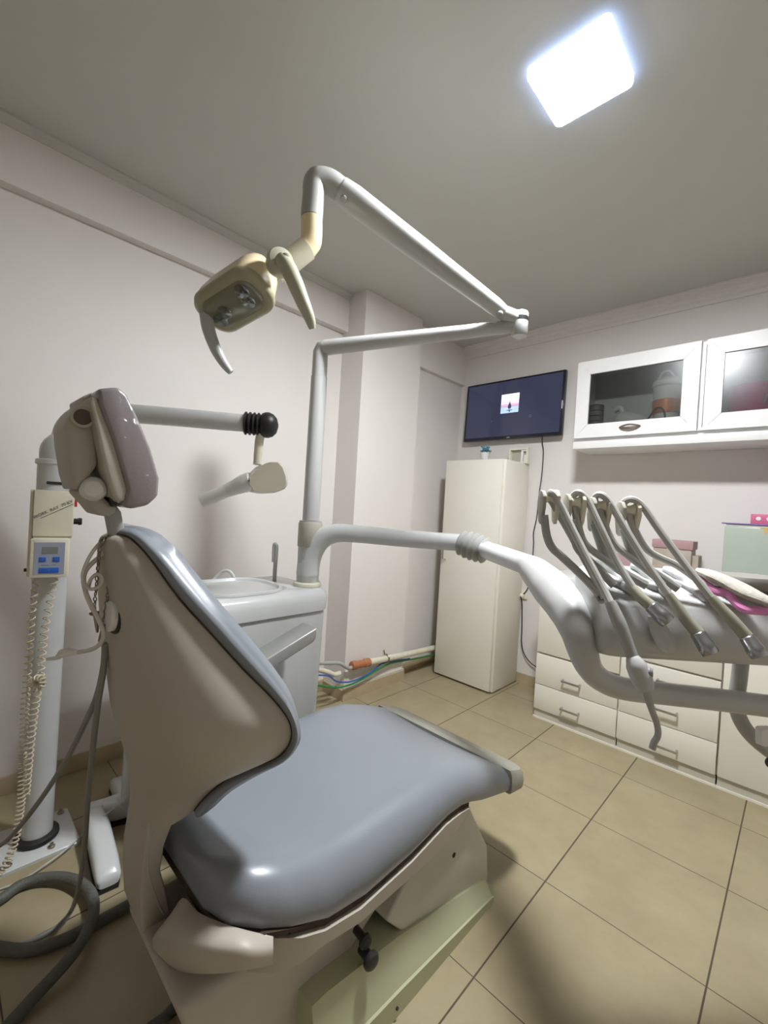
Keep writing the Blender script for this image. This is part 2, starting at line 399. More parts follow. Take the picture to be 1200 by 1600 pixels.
# ---------------------------------------------------------------- base cabinets
BZ = .86
def handle(parent, x, y, z, wid=.105):
    MB().box((x-wid/2, y-.034, z-.006), (x+wid/2, y-.026, z+.006)).box((x-wid/2, y-.026, z-.006), (x-wid/2+.008, y, z+.006)).box((x+wid/2-.008, y-.026, z-.006), (x+wid/2, y, z+.006)).go('handle', CHROME, parent, bevel=.0015)
def base_unit(label, x0, x1, rows, door=False):
    t = thing('base_cabinet', label, 'cabinet', ((x0+x1)/2, 1.82, 0), 'white base cabinets along the back wall')
    box('body', (x0, 1.622, .056), (x1-.001, 2.04, BZ), LAM, t)
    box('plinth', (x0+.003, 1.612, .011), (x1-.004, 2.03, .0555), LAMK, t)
    box('kick_strip', (x0, 1.602, 0), (x1-.001, 1.624, .010), LAM, t)
    for (z0, z1, hz, hx) in rows:
        d = box('door' if door else 'drawer', (x0+.003, 1.60, z0+.002), (x1-.005, 1.6205, z1-.002), LAM, t, bevel=.0015)
        if hz: handle(d, hx, 1.60, hz)
    return t
base_unit('white drawer cabinet with three drawers nearest the tall cabinet', .765, 1.243, [(.058, .213, .119, .992), (.213, .403, .285, .990), (.410, BZ, .65, .99)])
base_unit('white drawer cabinet with four drawers between three-drawer cabinet and door cabinet', 1.243, 1.686, [(.058, .213, .110, 1.475), (.213, .39, .296, 1.466), (.39, .512, .443, 1.472), (.519, BZ, .68, 1.47)])
base_unit('white door cabinet at the right end of the drawers', 1.686, 2.34, [(.058, BZ, .70, 2.2)], door=True)
tag(box('worktop', (.755, 1.585, BZ+.0005), (2.36, 2.054, BZ+.036), LAMG, bevel=.003), 'long white worktop above the base cabinets', 'worktop')
WT = BZ+.0365
def cbox(name, lab, cat, a, b, m, bevel=.003): return tag(box(name, a, b, m, bevel=bevel), lab, cat)
kb = thing('keepsake_box', 'brown patterned box with mauve lid band on worktop', 'box', (1.41, 1.87, WT))
box('body', (1.318, 1.80, WT), (1.500, 1.93, 1.118), BROWN, kb, bevel=.004)
box('lid', (1.312, 1.794, 1.1185), (1.506, 1.936, 1.165), MAUVE, kb, bevel=.004)
box('inner_box', (1.5005, 1.82, WT), (1.53, 1.92, 1.09), BROWN, kb, bevel=.004)
cbox('carton', 'low mauve carton on worktop behind the instrument hoses', 'carton', (1.04, 1.80, WT), (1.225, 1.92, 1.055), MAUVE)
gb = thing('storage_box', 'large grey-green storage box with violet rim on worktop', 'storage box', (1.85, 1.86, WT))
box('body', (1.636, 1.78, WT), (2.06, 1.99, 1.262), GRNBX, gb, bevel=.006)
box('lid', (1.640, 1.785, 1.2625), (2.055, 1.985, 1.272), WHITEP, gb, bevel=.002)
box('rim', (1.622, 1.778, 1.2725), (2.06, 1.99, 1.279), PURP, gb, bevel=.002)
MB().box((1.775, 1.7785, 1.2585), (2.05, 1.7798, 1.2625)).box((1.79, 1.7785, 1.235), (1.80, 1.7798, 1.2586)).go('sticker', YEL, gb)
pb = thing('pink_box', 'small pink box with round holes on top of storage box', 'box', (1.79, 1.84, 1.28))
box('body', (1.735, 1.80, 1.2795), (1.90, 1.88, 1.33), PINKB, pb, bevel=.003)
for k in range(3):
    MB().lathe([(.010, 0), (.010, .0025), (.006, .003)], (1.765+.04*k, 1.7995, 1.306), (0,-1,0), 16).go('eyelet', WHITEP, pb)

# ---------------------------------------------------------------- wall cabinets
def wall_unit(label, x0, x1, handle_x, cx0=None):
    t = thing('wall_cabinet', label, 'wall cabinet', ((x0+x1)/2, 1.9, 1.76), 'white glass fronted wall cabinets')
    z0, z1 = 1.762, 2.236; y0, y1 = 1.772, 2.054; th = .016; dx = x0; x0 = cx0 or x0
    MB().box((x0, y0, z0), (x0+th, y1, z1)).box((x1-th, y0, z0), (x1, y1, z1)).box((x0+th, y0, z1-th), (x1-th, y1, z1)).box((x0+th, y0, z0), (x1-th, y1, z0+th)).box((x0+th, y1-.008, z0+th), (x1-th, y1, z1-th)).go('carcass', LAMG, t); x0 = dx
    fw, ft = .078, .085; dx0, dx1, dz0, dz1 = x0+.002, x1-.002, z0-.004, z1+.002
    m = MB(); yf, yb = 1.750, 1.771; g = .0008
    o = [(dx0, dz0), (dx1, dz0), (dx1, dz1), (dx0, dz1)]; i_ = [(dx0+fw, dz0+ft), (dx1-fw, dz0+ft), (dx1-fw, dz1-ft), (dx0+fw, dz1-ft)]
    d = None
    for k in range(4):                     # four mitred rails in one door frame
        a, b, c, e = o[k], o[(k+1) % 4], i_[(k+1) % 4], i_[k]
        cx = sum(p[0] for p in (a,b,c,e))/4; cz = sum(p[1] for p in (a,b,c,e))/4
        pts = [(p[0]+(g if p[0] < cx else -g), p[1]+(g if p[1] < cz else -g)) for p in (a,b,c,e)]
        m.prism(pts, 'y', yf, yb)
    m.box((dx0+.01, yf+.006, dz0+.01), (dx0+fw-.004, yb-.002, dz1-.01)).box((dx1-fw+.004, yf+.006, dz0+.01), (dx1-.01, yb-.002, dz1-.01))
    d = m.go('door', LAMG, t, smooth=False)
    box('pane', (dx0+fw-.006, yf+.009, dz0+ft-.006), (dx1-fw+.006, yf+.013, dz1-ft+.006), GLASS, d)
    if handle_x:
        hb = MB(); hx = handle_x; hz = 1.806
        hb.tube([(hx-.056, 1.752, hz), (hx-.045, 1.742, hz+.004), (hx, 1.726, hz+.010), (hx+.045, 1.742, hz+.004), (hx+.056, 1.752, hz)], [.003, .005, .0055, .005, .003], 8, True, 5)
        hb.tube([(hx-.056, 1.752, hz), (hx-.04, 1.744, hz-.008), (hx, 1.734, hz-.013), (hx+.04, 1.744, hz-.008), (hx+.056, 1.752, hz)], [.003, .005, .0055, .005, .003], 8, True, 5)
        hb.go('handle', CHROMD, d)
    return t
wall_unit('white glass-door wall cabinet beside the television, bow handle below the glass', .851, 1.4945, 1.170)
wall_unit('white glass-door wall cabinet at right edge holding the magenta pot', 1.5145, 2.16, None, 1.4955)
tag(MB().box((.852, 1.748, 1.692), (2.16, 2.0535, 1.738)).box((.868, 1.79, 1.7382), (2.15, 2.0535, 1.7615)).go('shelf_board', LAMG, bevel=.002), 'long white board under both wall cabinets', 'shelf')
IZ = 1.7785
ca = thing('tin_stack', 'stack of gold rimmed tins behind glass beside the television', 'tins', (.945, 1.85, IZ))
for k in range(6):
    c = (.945, 1.85, IZ+.033*k)
    tn = lathe('tin', [(.043, 0), (.044, .003), (.044, .026), (.041, .028)], c, (0,0,1), GREYD, ca)
    lathe('rim', [(.0455, .0285), (.0465, .030), (.0455, .0325), (.040, .0325)], c, (0,0,1), GOLDM, tn)
wp = thing('lidded_jar', 'white jar with copper orange band behind cabinet glass', 'jar', (1.327, 1.86, IZ))
JC = (1.327, 1.86, IZ)
lathe('body', [(.050, 0), (.060, .01), (.064, .10), (.070, .20), (.074, .255), (.068, .26)], JC, (0,0,1), WHITEP, wp)
lathe('band', [(.0665, .105), (.0715, .11), (.0745, .178), (.070, .183)], JC, (0,0,1), ORANG, wp)
MB().lathe([(.076, .2605), (.080, .268), (.076, .29), (.045, .312), (.02, .316)], JC, (0,0,1), 24).tube([(1.285, 1.83, IZ+.305), (1.305, 1.82, IZ+.338), (1.325, 1.82, IZ+.345), (1.345, 1.82, IZ+.338), (1.365, 1.83, IZ+.305)], .006, 8, True, 4).go('lid', WHITEP, wp)
tag(tube('black_cable', [(1.02+.0, 1.80, IZ+.006), (1.10, 1.80, IZ+.010), (1.20, 1.79, IZ+.012), (1.255, 1.787, IZ+.075), (1.285, 1.787, IZ+.125), (1.315, 1.787, IZ+.128), (1.335, 1.787, IZ+.09), (1.337, 1.79, IZ+.006)], .005, BLACK, seg=8), 'black cable curled on the wall cabinet floor', 'cable')
gl_ = tag(MB().tube([(1.06, 1.87, IZ+.06), (1.10, 1.86, IZ+.09), (1.17, 1.86, IZ+.08), (1.23, 1.87, IZ+.06)], [.03, .055, .05, .03], 12, True, 6).tube([(1.10, 1.88, IZ+.10), (1.09, 1.88, IZ+.16), (1.07, 1.88, IZ+.175), (1.04, 1.88, IZ+.16)], [.02, .018, .02, .016], 10, True, 5).go('plastic_bag', WHITEP), 'crumpled grey-white plastic bag inside left glass cabinet', 'bag')
mp = thing('magenta_pot', 'shiny magenta pot inside the right wall cabinet', 'pot', (1.70, 1.91, IZ))
lathe('body', [(.118, 0), (.124, .006), (.124, .19), (.127, .196), (.127, .21), (.11, .217), (.03, .224)], (1.728, 1.905, IZ), (0,0,1), MAGEN, mp, seg=40)
MB().tube([(1.755, 1.779, IZ+.10), (1.765, 1.777, IZ+.135), (1.785, 1.778, IZ+.135), (1.79, 1.785, IZ+.10)], .006, 8, True, 4).go('clasp', CHROME, mp)

# ---------------------------------------------------------------- pipe and wires along the left wall
pp = thing('drain_pipe', 'cream drain pipe with terracotta coupling along the skirting', 'pipe', (-.09, 1.2, .21))
MB().tube([(-.100, .985, .2215), (-.098, 1.35, .199), (-.112, 1.70, .175), (-.115, 2.0, .155)], .021, 16).go('pipe', PIPEM, pp)
MB().lathe([(.024, -.155), (.028, -.15), (.028, -.12), (.024, -.115), (.024, -.045), (.028, -.04), (.028, 0), (.024, .004)], (-.100, .99, .2215), (0, .998, -.06), 20).go('coupling', TERRA, pp)
MB().tube([(-0.0850, 0.7268, 0.2133), (-0.0850, 0.6807, 0.2162), (-0.0850, 0.6290, 0.2438), (-0.0850, 0.5452, 0.2783)], .015, 14, True, 4).go('elbow', PIPEM, pp)
cp_ = MB()
cp_.tube([(-.1+.026*cos(a), 1.16, .211+.026*sin(a)) for a in [radians(x) for x in range(-80, 130, 15)]], .006, 8)
cp_.tube([(-.118, 1.16, .232), (-.128, 1.16, .262)], .004, 8)
cp_.go('clip', CHROMD, pp)
tag(tube('grey_hose', [(-.10, .875, .2285), (-0.0980, 0.8112, 0.2222), (-0.0960, 0.7263, 0.2737), (-0.0960, 0.6442, 0.2915), (-0.0960, 0.5512, 0.3116), (-0.0960, 0.4355, 0.3403)], .012, GREYM, seg=12), 'grey hose entering the terracotta pipe coupling', 'hose')
tag(tube('blue_wire', [(-0.0600, 0.5044, 0.2617), (-0.0700, 0.6232, 0.2266), (-0.0800, 0.7055, 0.1685), (-0.0900, 0.8272, 0.1352), (-0.1000, 0.9598, 0.1374), (-0.1040, 1.0691, 0.1625), (-0.1070, 1.1458, 0.1799), (-0.1085, 1.4213, 0.1531)], .005, BLUEW, seg=8), 'blue wire sagging below the cream drain pipe', 'wire')
tag(tube('green_wire', [(-0.0600, 0.5085, 0.2049), (-0.0700, 0.6281, 0.1599), (-0.0800, 0.7239, 0.1282), (-0.0950, 0.8551, 0.1143), (-0.1000, 0.9896, 0.1303), (-0.1020, 1.0926, 0.1534), (-0.1060, 1.2240, 0.1633), (-0.1130, 1.4277, 0.1410), (-0.1180, 1.7303, 0.1164)], .0065, GREENW, seg=8), 'green wire running under the cream drain pipe', 'wire')

# ---------------------------------------------------------------- dental chair
XC = .94
ch = thing('dental_chair', 'pale blue dental chair with raised backrest and grey plastic shell', 'dental chair', (XC, -.2, 0))
# floor base: low at the toe, rising to the rear, with a stepped skirt
bs = MB()
for (ins, zt, zb) in ((.0, .35, 0),):
    pass
def base_ring(y, h):                        # right-hand half is what the room shows; symmetric about the chair axis
    hw = .332; xl = .80
    return [(xl, y, 0), (xl, y, h*.36), (xl+.004, y, h*.385), (xl+.03, y, h), (XC+hw-.03, y, h), (XC+hw-.0045, y, h*.385), (XC+hw, y, h*.36), (XC+hw, y, 0)]
bs.loft([base_ring(y, h) for y, h in ((.245, .050), (.232, .062), (-.20, .165), (-.43, .20), (-.47, .20))])
bs.go('base', GREENB, ch, ang=25)
prism('toe_strip', [(.2325, .002), (.252, .002), (.252, .04), (.247, .049)], 'x', .804, XC+.328, GREENB, ch, bevel=.003)
MB().lathe([(.004, 0), (.004, .004)], (1.2725, -0.2241, 0.0275), (1,0,0), 8).go('base_screw', BLACK, ch)
pc = [(0.1266, 0.3428), (0.2503, 0.1587), (0.2692, 0.0329), (-0.1493, 0.1291), (-0.2382, 0.2242), (-0.1197, 0.3206), (0.0090, 0.3444)]
prism('front_column', pc, 'x', .80, 1.235, mat('column cover', (.55, .53, .46), .4, var=.03), ch, bevel=.008, seg=3)
MB().lathe([(.007, 0), (.007, .002), (.003, .003)], (1.2355, 0.0483, 0.2377), (1,0,0), 12).go('column_screw', RUST_SHADE, ch)
for i, (c, r) in enumerate((((1.2550, -0.3156, 0.2029), .020), ((1.2380, -0.3209, 0.2391), .016))):
    MB().lathe([(r*.6, -.03), (r*.6, 0), (r, .003), (r*1.04, .010), (r*.8, .015), (r*.3, .017)], c, (1,-.1,0), 20).go('foot_knob', BLACK, ch)
# lift arm housing under the seat, leaning from the rear of the seat down to the base
lp = [(-0.1090, 0.2817), (-0.2929, 0.1805), (-0.4406, 0.0977), (-0.4581, 0.0553), (-0.5539, -0.1143), (-0.5946, -0.0167), (-0.6493, 0.1405), (-0.6811, 0.2298), (-0.7105, 0.2929), (-0.7338, 0.3573), (-0.6943, 0.3534), (-0.5559, 0.3469)]
prism('lift_housing', lp, 'x', .90, 1.195, BEIGE, ch, bevel=.02, seg=4)
# seat cushion
def seat_sections():
    # y, half width, top z at the edge crest, bottom z
    return [(-.672, .15, .520, .470), (-.668, .205, .530, .458), (-.645, .262, .538, .450), (-.60, .300, .536, .442), (-.54, .315, .520, .418), (-.45, .318, .496, .380), (-.34, .318, .486, .364),
            (-.18, .317, .487, .371), (-.02, .315, .489, .393), (.05, .314, .484, .390), (.10, .313, .476, .377), (.17, .313, .456, .352), (.25, .315, .425, .332), (.30, .317, .402, .321), (.335, .319, .386, .315), (.345, .317, .378, .318)]
def seat_ring(y, hw, zt, zb, dish=.014):
    h = zt-zb; r = min(.085, h*.72); out = []
    for k in range(9):                       # right side from the bottom up over the rounded crest
        a = -90+k*22.5
        if a < 0: out.append((XC+hw-.012+.012*cos(radians(a)), y, zb+.012+.012*sin(radians(a))))
        else: out.append((XC+hw-r+r*cos(radians(a)), y, zt-r+r*sin(radians(a))))
    for k in range(1, 12):
        u = k/12; x = XC+(hw-r)*(1-2*u); out.append((x, y, zt-dish*sin(pi*u)))
    for p in list(out[:9])[::-1]: out.append((2*XC-p[0], p[1], p[2]))
    return out
ss = seat_sections()
MB().loft([seat_ring(*s) for s in ss]).go('seat_cushion', BLUE, ch, ang=50)
# bumper lip round the toe of the seat
def plan(hw, yf, n=10):
    r = .07; out = [(XC+hw, .338)]
    for k in range(n+1):
        a = radians(90*k/n); out.append((XC+hw-r+r*cos(a), yf-r+r*sin(a)))
    out += [(2*XC-x, y) for x, y in reversed(out)]; return out
tr = MB(); rg = []
for e, z0 in ((-.004, .303), (.003, .309), (.005, .330), (.002, .366), (-.006, .382)):
    rg.append([(x, y, z0-(y-.338)*(.16+(z0-.303)*2.2)) for x, y in plan(.322+e-.002, .474+e)])
tr.loft(rg); tr.go('toe_bumper', TRIMG, ch, ang=40)
# dark strip in the gap between cushion and frame, colour standing in for shade
def frame_ring(y, hw, zb, zt):
    hw = max(hw, .05); return [(XC-hw, y, zb+.015), (XC-hw+.02, y, zb), (XC+hw-.02, y, zb), (XC+hw, y, zb+.015), (XC+hw, y, zt), (XC-hw, y, zt)]
MB().loft([frame_ring(y, hw-.008, zb-.03, zb+.006) for (y, hw, zt, zb) in ss[4:11]]).loft([frame_ring(y, hw+g_, zb-.02, zb+.003) for g_, (y, hw, zt, zb) in zip((.009, .009, .008, .0, -.008), ss[1:6])]).go('seat_gap_shade', RUST_SHADE, ch)
fr_ = []
for (y, hw, zb, zt) in ((-.615, .22, .335, .430), (-.60, .27, .33, .426), (-.57, .30, .328, .412), (-.52, .318, .326, .392), (-.46, .320, .325, .368), (-.36, .320, .305, .350), (-.18, .318, .304, .357), (-.03, .316, .306, .379), (.04, .314, .325, .376), (.095, .312, .352, .366)):
    fr_.append(frame_ring(y, hw+.002, zb, zt))
MB().loft(fr_).go('seat_frame', BEIGE, ch, ang=30)
# corner cowl of the frame, one block wrapping the rear right corner
cT = catmull([(1.0300, -0.6893, 0.3714), (1.0600, -0.6758, 0.4328), (1.1300, -0.6739, 0.4511), (1.1850, -0.6556, 0.4583), (1.2280, -0.6268, 0.4557), (1.2550, -0.5854, 0.4357)], 4)
cM = catmull([(1.0450, -0.7248, 0.3705), (1.1100, -0.7261, 0.4205), (1.1750, -0.7099, 0.4470), (1.2280, -0.6757, 0.4515), (1.2620, -0.6412, 0.4509), (1.2700, -0.5940, 0.4252)], 4)
cB = catmull([(1.0500, -0.7083, 0.3177), (1.1100, -0.7061, 0.3464), (1.1650, -0.6938, 0.3736), (1.2150, -0.6661, 0.3929), (1.2540, -0.6315, 0.4054), (1.2660, -0.5895, 0.3938)], 4)
cr_ = []
for a, b, c in zip(cT, cM, cB):
    i_ = Vector((1.12, -.56, 0)); q = lambda p, z: (p.x+(i_.x-p.x)*.55, p.y+(i_.y-p.y)*.55, z)
    cr_.append([a, a.lerp(b, .5)+(b-a.lerp(c, .5))*.22, a.lerp(b, .8)+(b-a.lerp(c, .5))*.12, b, b.lerp(c, .5)+(b-a.lerp(c, .5))*.30, b.lerp(c, .85)+(b-a.lerp(c, .5))*.12, c, q(c, c.z), q(a, a.z-.06), (a.x+(i_.x-a.x)*.03, a.y+(i_.y-a.y)*.03, a.z-.035)])
MB().loft(cr_).go('rear_cowl', BEIGE, ch, ang=50)
# hinge arm that carries the backrest
inner = [(283,1235),(277,1268),(257,1320),(251,1360),(260,1395),(268,1434)]
ha = [(-0.6656, 0.6262), (-0.6709, 0.5761), (-0.6938, 0.5161), (-0.6987, 0.4646), (-0.6844, 0.4087), (-0.6703, 0.3379), (-0.6969, 0.2857), (-0.7036, 0.2815), (-0.7295, 0.3629), (-0.7353, 0.4306), (-0.7355, 0.4878), (-0.7311, 0.5285), (-0.7274, 0.5840)]
prism('hinge_arm', ha, 'x', .875, 1.0, BEIGE, ch, bevel=.006, seg=3)
hg = [(-0.7065, 0.5925), (-0.7219, 0.5308), (-0.7229, 0.4783), (-0.7033, 0.4065), (-0.6873, 0.3653)]
tube('hinge_groove', [(1.0, y, z) for y, z in hg], .0022, BEIGED, ch, seg=6)
# backrest: shell lofted from the front edge round the back
edge = [(0.9550, -0.8038, 1.1672), (0.9850, -0.7984, 1.1673), (1.0050, -0.7893, 1.1616), (1.0250, -0.7754, 1.1437), (1.0500, -0.7618, 1.1193), (1.0900, -0.7266, 1.0560), (1.1300, -0.6792, 0.9910), (1.1650, -0.6279, 0.9224), (1.1900, -0.5834, 0.8692), (1.2050, -0.5537, 0.8277), (1.2050, -0.5360, 0.7898), (1.1900, -0.5309, 0.7490), (1.1650, -0.5434, 0.7159), (1.1150, -0.5721, 0.6840), (1.0750, -0.6074, 0.6521), (1.0500, -0.6357, 0.6176), (1.0350, -0.6507, 0.5880)]
rear = [(0.9300, -0.8195, 1.1601), (0.9200, -0.8224, 1.1541), (0.9100, -0.8240, 1.1402), (0.9100, -0.8232, 1.1234), (0.9100, -0.8209, 1.0974), (0.9100, -0.8138, 1.0382), (0.9100, -0.8054, 0.9781), (0.9100, -0.7969, 0.9172), (0.9100, -0.7889, 0.8688), (0.9100, -0.7823, 0.8268), (0.9100, -0.7756, 0.7845), (0.9100, -0.7643, 0.7469), (0.9100, -0.7552, 0.7095), (0.9100, -0.7445, 0.6640), (0.9100, -0.7390, 0.6270), (0.9100, -0.7372, 0.5913), (0.9100, -0.7356, 0.5583)]
ed = catmull(edge, 3); re_ = catmull(rear, 3)
XR = .92
rings = []
for E, Rr in zip(ed, re_):
    wdt = E.x-XC; ring = []
    for k in range(17):
        u = k/16; a = pi*u; c = cos(a); s_ = sin(a)
        xx = XC+wdt*(abs(c)**.8)*(1 if c >= 0 else -1); q = s_**.75
        ring.append((xx, E.y+(Rr.y-E.y)*q, E.z+(Rr.z-E.z)*q))
    rings.append(ring)
MB().loft(rings, caps=True, closed=True).go('backrest_shell', BEIGE, ch, ang=60)
# backrest cushion: pad just proud of the shell edge on the front side
out_edge = [(0.9550, -0.7865, 1.1826), (0.9850, -0.7766, 1.1811), (1.0100, -0.7631, 1.1718), (1.0300, -0.7454, 1.1534), (1.0550, -0.7270, 1.1306), (1.0950, -0.6935, 1.0757), (1.1350, -0.6578, 1.0197), (1.1700, -0.6078, 0.9510), (1.1950, -0.5710, 0.8969), (1.2120, -0.5398, 0.8430), (1.2120, -0.5168, 0.7797), (1.2000, -0.5169, 0.7416), (1.1750, -0.5306, 0.7062), (1.1250, -0.5588, 0.6670), (1.0850, -0.5939, 0.6293), (1.0600, -0.6208, 0.5929), (1.0450, -0.6393, 0.5743)]
oe = catmull(out_edge, 3)
NRM = Vector((0, .80, .60)); RD = Vector((.86, -.45, .18)).normalized()
rc = []
for E, O in zip(ed, oe):
    we = E.x-XC; ring = []
    def rowp(P, f): return [(XC+(P.x-XC)*g*f, P.y, P.z) for g in (1, .8, .5, 0, -.5, -.8, -1)]
    O2 = O; mid = E.lerp(O, .5)+Vector((.004, 0, 0)); fr2 = O+NRM*min(.016, .002*len(rc))
    roll = [E.lerp(O, u)+RD*(.017*min(1, .35+.06*len(rc))*sin(pi*min(1, u*1.05+.02))) for u in (.06, .18, .35, .55, .75, .9)]
    ring += rowp(E, .985)                                   # rear face of the pad, right to left
    ring += [(2*XC-p.x, p.y, p.z) for p in roll]
    ring += [(2*XC-O2.x, O2.y, O2.z)]
    ring += [(x, y, z) for x, y, z in reversed(rowp(fr2, .90))]
    ring += [(O2.x, O2.y, O2.z)]+[(p.x, p.y, p.z) for p in reversed(roll)]
    rc.append(ring)
MB().loft(rc).go('backrest_cushion', BLUE, ch, ang=60)
# seam between shell and pad
tube('backrest_seam', [Vector(p)+Vector((.0025, 0, .0)) for p in ed], .0022, RUST_SHADE, ch, seg=6, smooth=0)
# round cap on the shell's back
dc = Vector((0.9850, -0.8064, 1.0115)); dn = Vector((.06, -1.0, .03))
lathe('shell_cap', [(.029, -.03), (.029, .0), (.029, .008), (.025, .012)], dc, dn, WHITEP, ch)
lathe('shell_cap_ring', [(.035, -.03), (.035, -.001), (.0325, .002)], dc, dn, BLACK, ch)
# armrest on the far side
arm = MB()
A0 = Vector((.585, -.30, .70)); A1 = Vector((.60, -.052, .772))
pts_a = [Vector((.60, -.36, .652)), Vector((.60, -.25, .692)), Vector((.60, -.13, .735)), Vector((.60, -.055, .762))]
rg = []
for k, p in enumerate(pts_a):
    rg.append([(p.x+a, p.y+.25*b, p.z+b) for a, b in rrect(.048, .027, .008, 3)])
rg.append([(p.x+a*.8, p.y+.012, p.z+b*.7) for a, b in rrect(.048, .027, .008, 3)])
arm.loft(rg); arm.go('armrest', mat('armrest grey', (.25, .25, .23), .35, coat=.3, var=.03), ch, ang=40)
tube('armrest_post', [(.62, -.30, .43), (.605, -.31, .56), (.602, -.30, .678)], .016, GREYM, ch)
# headrest
hr = [(-0.8629, 1.4289), (-0.8297, 1.4403), (-0.8145, 1.4275), (-0.7957, 1.3913), (-0.7708, 1.3374), (-0.7519, 1.2805), (-0.7525, 1.2469), (-0.7699, 1.2274), (-0.8003, 1.2189), (-0.8133, 1.2255), (-0.8073, 1.2554), (-0.8341, 1.3401), (-0.8577, 1.3997)]
FILM = mat('clear film over vinyl', (.235, .205, .205), .4, coat=1.0, var=.05, scale=10, bump=1.0, bscale=48, bdist=.012)
_nt = FILM.node_tree; _b = _nt.nodes['Principled BSDF']; _l = [l for l in _nt.links if l.to_socket == _b.inputs['Normal']][0]
_nt.links.new(_l.from_socket, _b.inputs['Coat Normal']); _nt.links.remove(_l)
FILM.node_tree.nodes['Principled BSDF'].inputs['Coat Roughness'].default_value = .06
hc = prism('headrest_cushion', hr, 'x', .84, 1.03, FILM, ch, bevel=.012, seg=3)
hc['label'] = 'grey headrest pad wrapped in clear plastic film'
hs = [(-0.8704, 1.4152), (-0.8627, 1.4147), (-0.8563, 1.4003), (-0.8326, 1.3405), (-0.8068, 1.2566), (-0.8079, 1.2352), (-0.8192, 1.2299), (-0.8300, 1.2410), (-0.8452, 1.2871), (-0.8613, 1.3609), (-0.8716, 1.3993)]
prism('headrest_shell', hs, 'x', .85, 1.026, BEIGED, ch, bevel=.004)
hb_ = [(-0.8839, 1.4001), (-0.8645, 1.3950), (-0.8550, 1.3598), (-0.8482, 1.2978), (-0.8610, 1.2743), (-0.8791, 1.2464), (-0.8880, 1.2775), (-0.8977, 1.3324), (-0.9010, 1.3653)]
prism('headrest_bracket', hb_, 'x', .88, 1.0, BEIGED, ch, bevel=.008, seg=3)
hp = [(-0.8751, 1.4186), (-0.8537, 1.4354), (-0.8398, 1.4046), (-0.8173, 1.3346), (-0.7978, 1.2488), (-0.8129, 1.2403), (-0.8348, 1.2954), (-0.8572, 1.3770)]
prism('headrest_plate', hp, 'x', .86, .97, BEIGED, ch, bevel=.006)
rc_ = Vector((1.0000, -0.8763, 1.3778))
lathe('headrest_pivot', [(.018, -.12), (.0185, 0), (.0185, .012), (.0140, .013), (.0135, .006)], rc_, (1,-.15,0), BEIGED, ch)
lathe('headrest_pivot_plug', [(.0133, 0), (.0133, .0075)], rc_, (1,-.15,0), mat('brown plug', (.12, .095, .07), .6, var=.05), ch)
kc = Vector((0.9950, -0.8531, 1.2528))
MB().lathe([(.004, -.022), (.014, -.019), (.020, -.011), (.0225, 0), (.020, .011), (.014, .019), (.004, .022)], kc, (1,-.2,0), 20).go('headrest_knob', WHITEP, ch)
fk = [(-0.8762, 1.2464), (-0.8575, 1.2665), (-0.8360, 1.2407), (-0.8140, 1.2212), (-0.8103, 1.2116), (-0.8216, 1.2015), (-0.8426, 1.2045), (-0.8555, 1.2218)]
prism('headrest_fork', fk, 'x', .90, .985, BEIGED, ch, bevel=.006)
hpost = [(-0.8217, 1.2164), (-0.8080, 1.2257), (-0.7974, 1.2110), (-0.7931, 1.1922), (-0.7830, 1.1476), (-0.8078, 1.1506), (-0.8163, 1.1917)]
prism('headrest_post', hpost, 'x', .925, .965, GREYM, ch, bevel=.004)

prism('headrest_gap_shade', [(-0.8591, 1.3845), (-0.8531, 1.3834), (-0.8405, 1.3293), (-0.8268, 1.2775), (-0.8121, 1.2341), (-0.8221, 1.2215), (-0.8411, 1.2762), (-0.8526, 1.3276)], 'x', .90, 1.0035, BLACK, ch)  # black strip filling the bracket gap, its shade put in as colour
# ---------------------------------------------------------------- cuspidor unit beside the chair
un = thing('cuspidor_unit', 'grey dental water unit with white basin top behind the chair', 'dental unit', (.3, -.2, 0))
MB().loft([[(.285+p*s, -.135+q*s+o, z) for p, q in rrect(.205, .27, .05)] for s, o, z in ((.93, 0, 0), (.94, 0, .02), (1.0, 0, .79), (.985, 0, .7985))]).go('body', GREYP, un, ang=40)
tp = [[(.285+p, -.135+q, z) for p, q in rrect(.207+e, .275+e, .06+e)] for e, z in ((-.004, .799), (.006, .806), (.010, .85), (.004, .875), (-.010, .888), (-.03, .892))]
tp += [[(.285+p*.8, -.19+q*.62, z) for p, q in rrect(.18, .29, .06)] for z in (.893,)]
tp += [[(.285+p*.7, -.19+q*.56, z) for p, q in rrect(.17, .27, .05)] for z in (.868,)]
MB().loft(tp).go('basin_top', WHITEE, un, ang=40)
br = [[(.30+p*s, -.21+q*s, z) for p, q in rrect(.165, .18, .12)] for s, z in ((1.0, .893), (1.0, .900), (.98, .905), (.93, .903), (.84, .880), (.4, .870))]
MB().loft(br).go('basin_rim', WHITEE, un, ang=40)
lathe('post_ring', [(.060, 0), (.062, .004), (.060, .014), (.054, .018)], (.387, .09, .8925), (0,0,1), IVORY, un)
tube('bowl_spout', [(0.1452, -0.1190, 0.8494), (0.1408, -0.1225, 0.8971), (0.1271, -0.1353, 0.9270), (0.1086, -0.1531, 0.9311), (0.0894, -0.1720, 0.9098), (0.0660, -0.2233, 0.8399)], .0075, WHITEE, un)
tube('cup_spout', [(0.2426, 0.0167, 0.8535), (0.2414, 0.0171, 0.9595), (0.2417, 0.0184, 1.0370), (0.2387, 0.0157, 1.0568), (0.2328, 0.0100, 1.0506), (0.2343, 0.0104, 0.9790)], [.009, .009, .009, .008, .007, .007], GREYM, un)

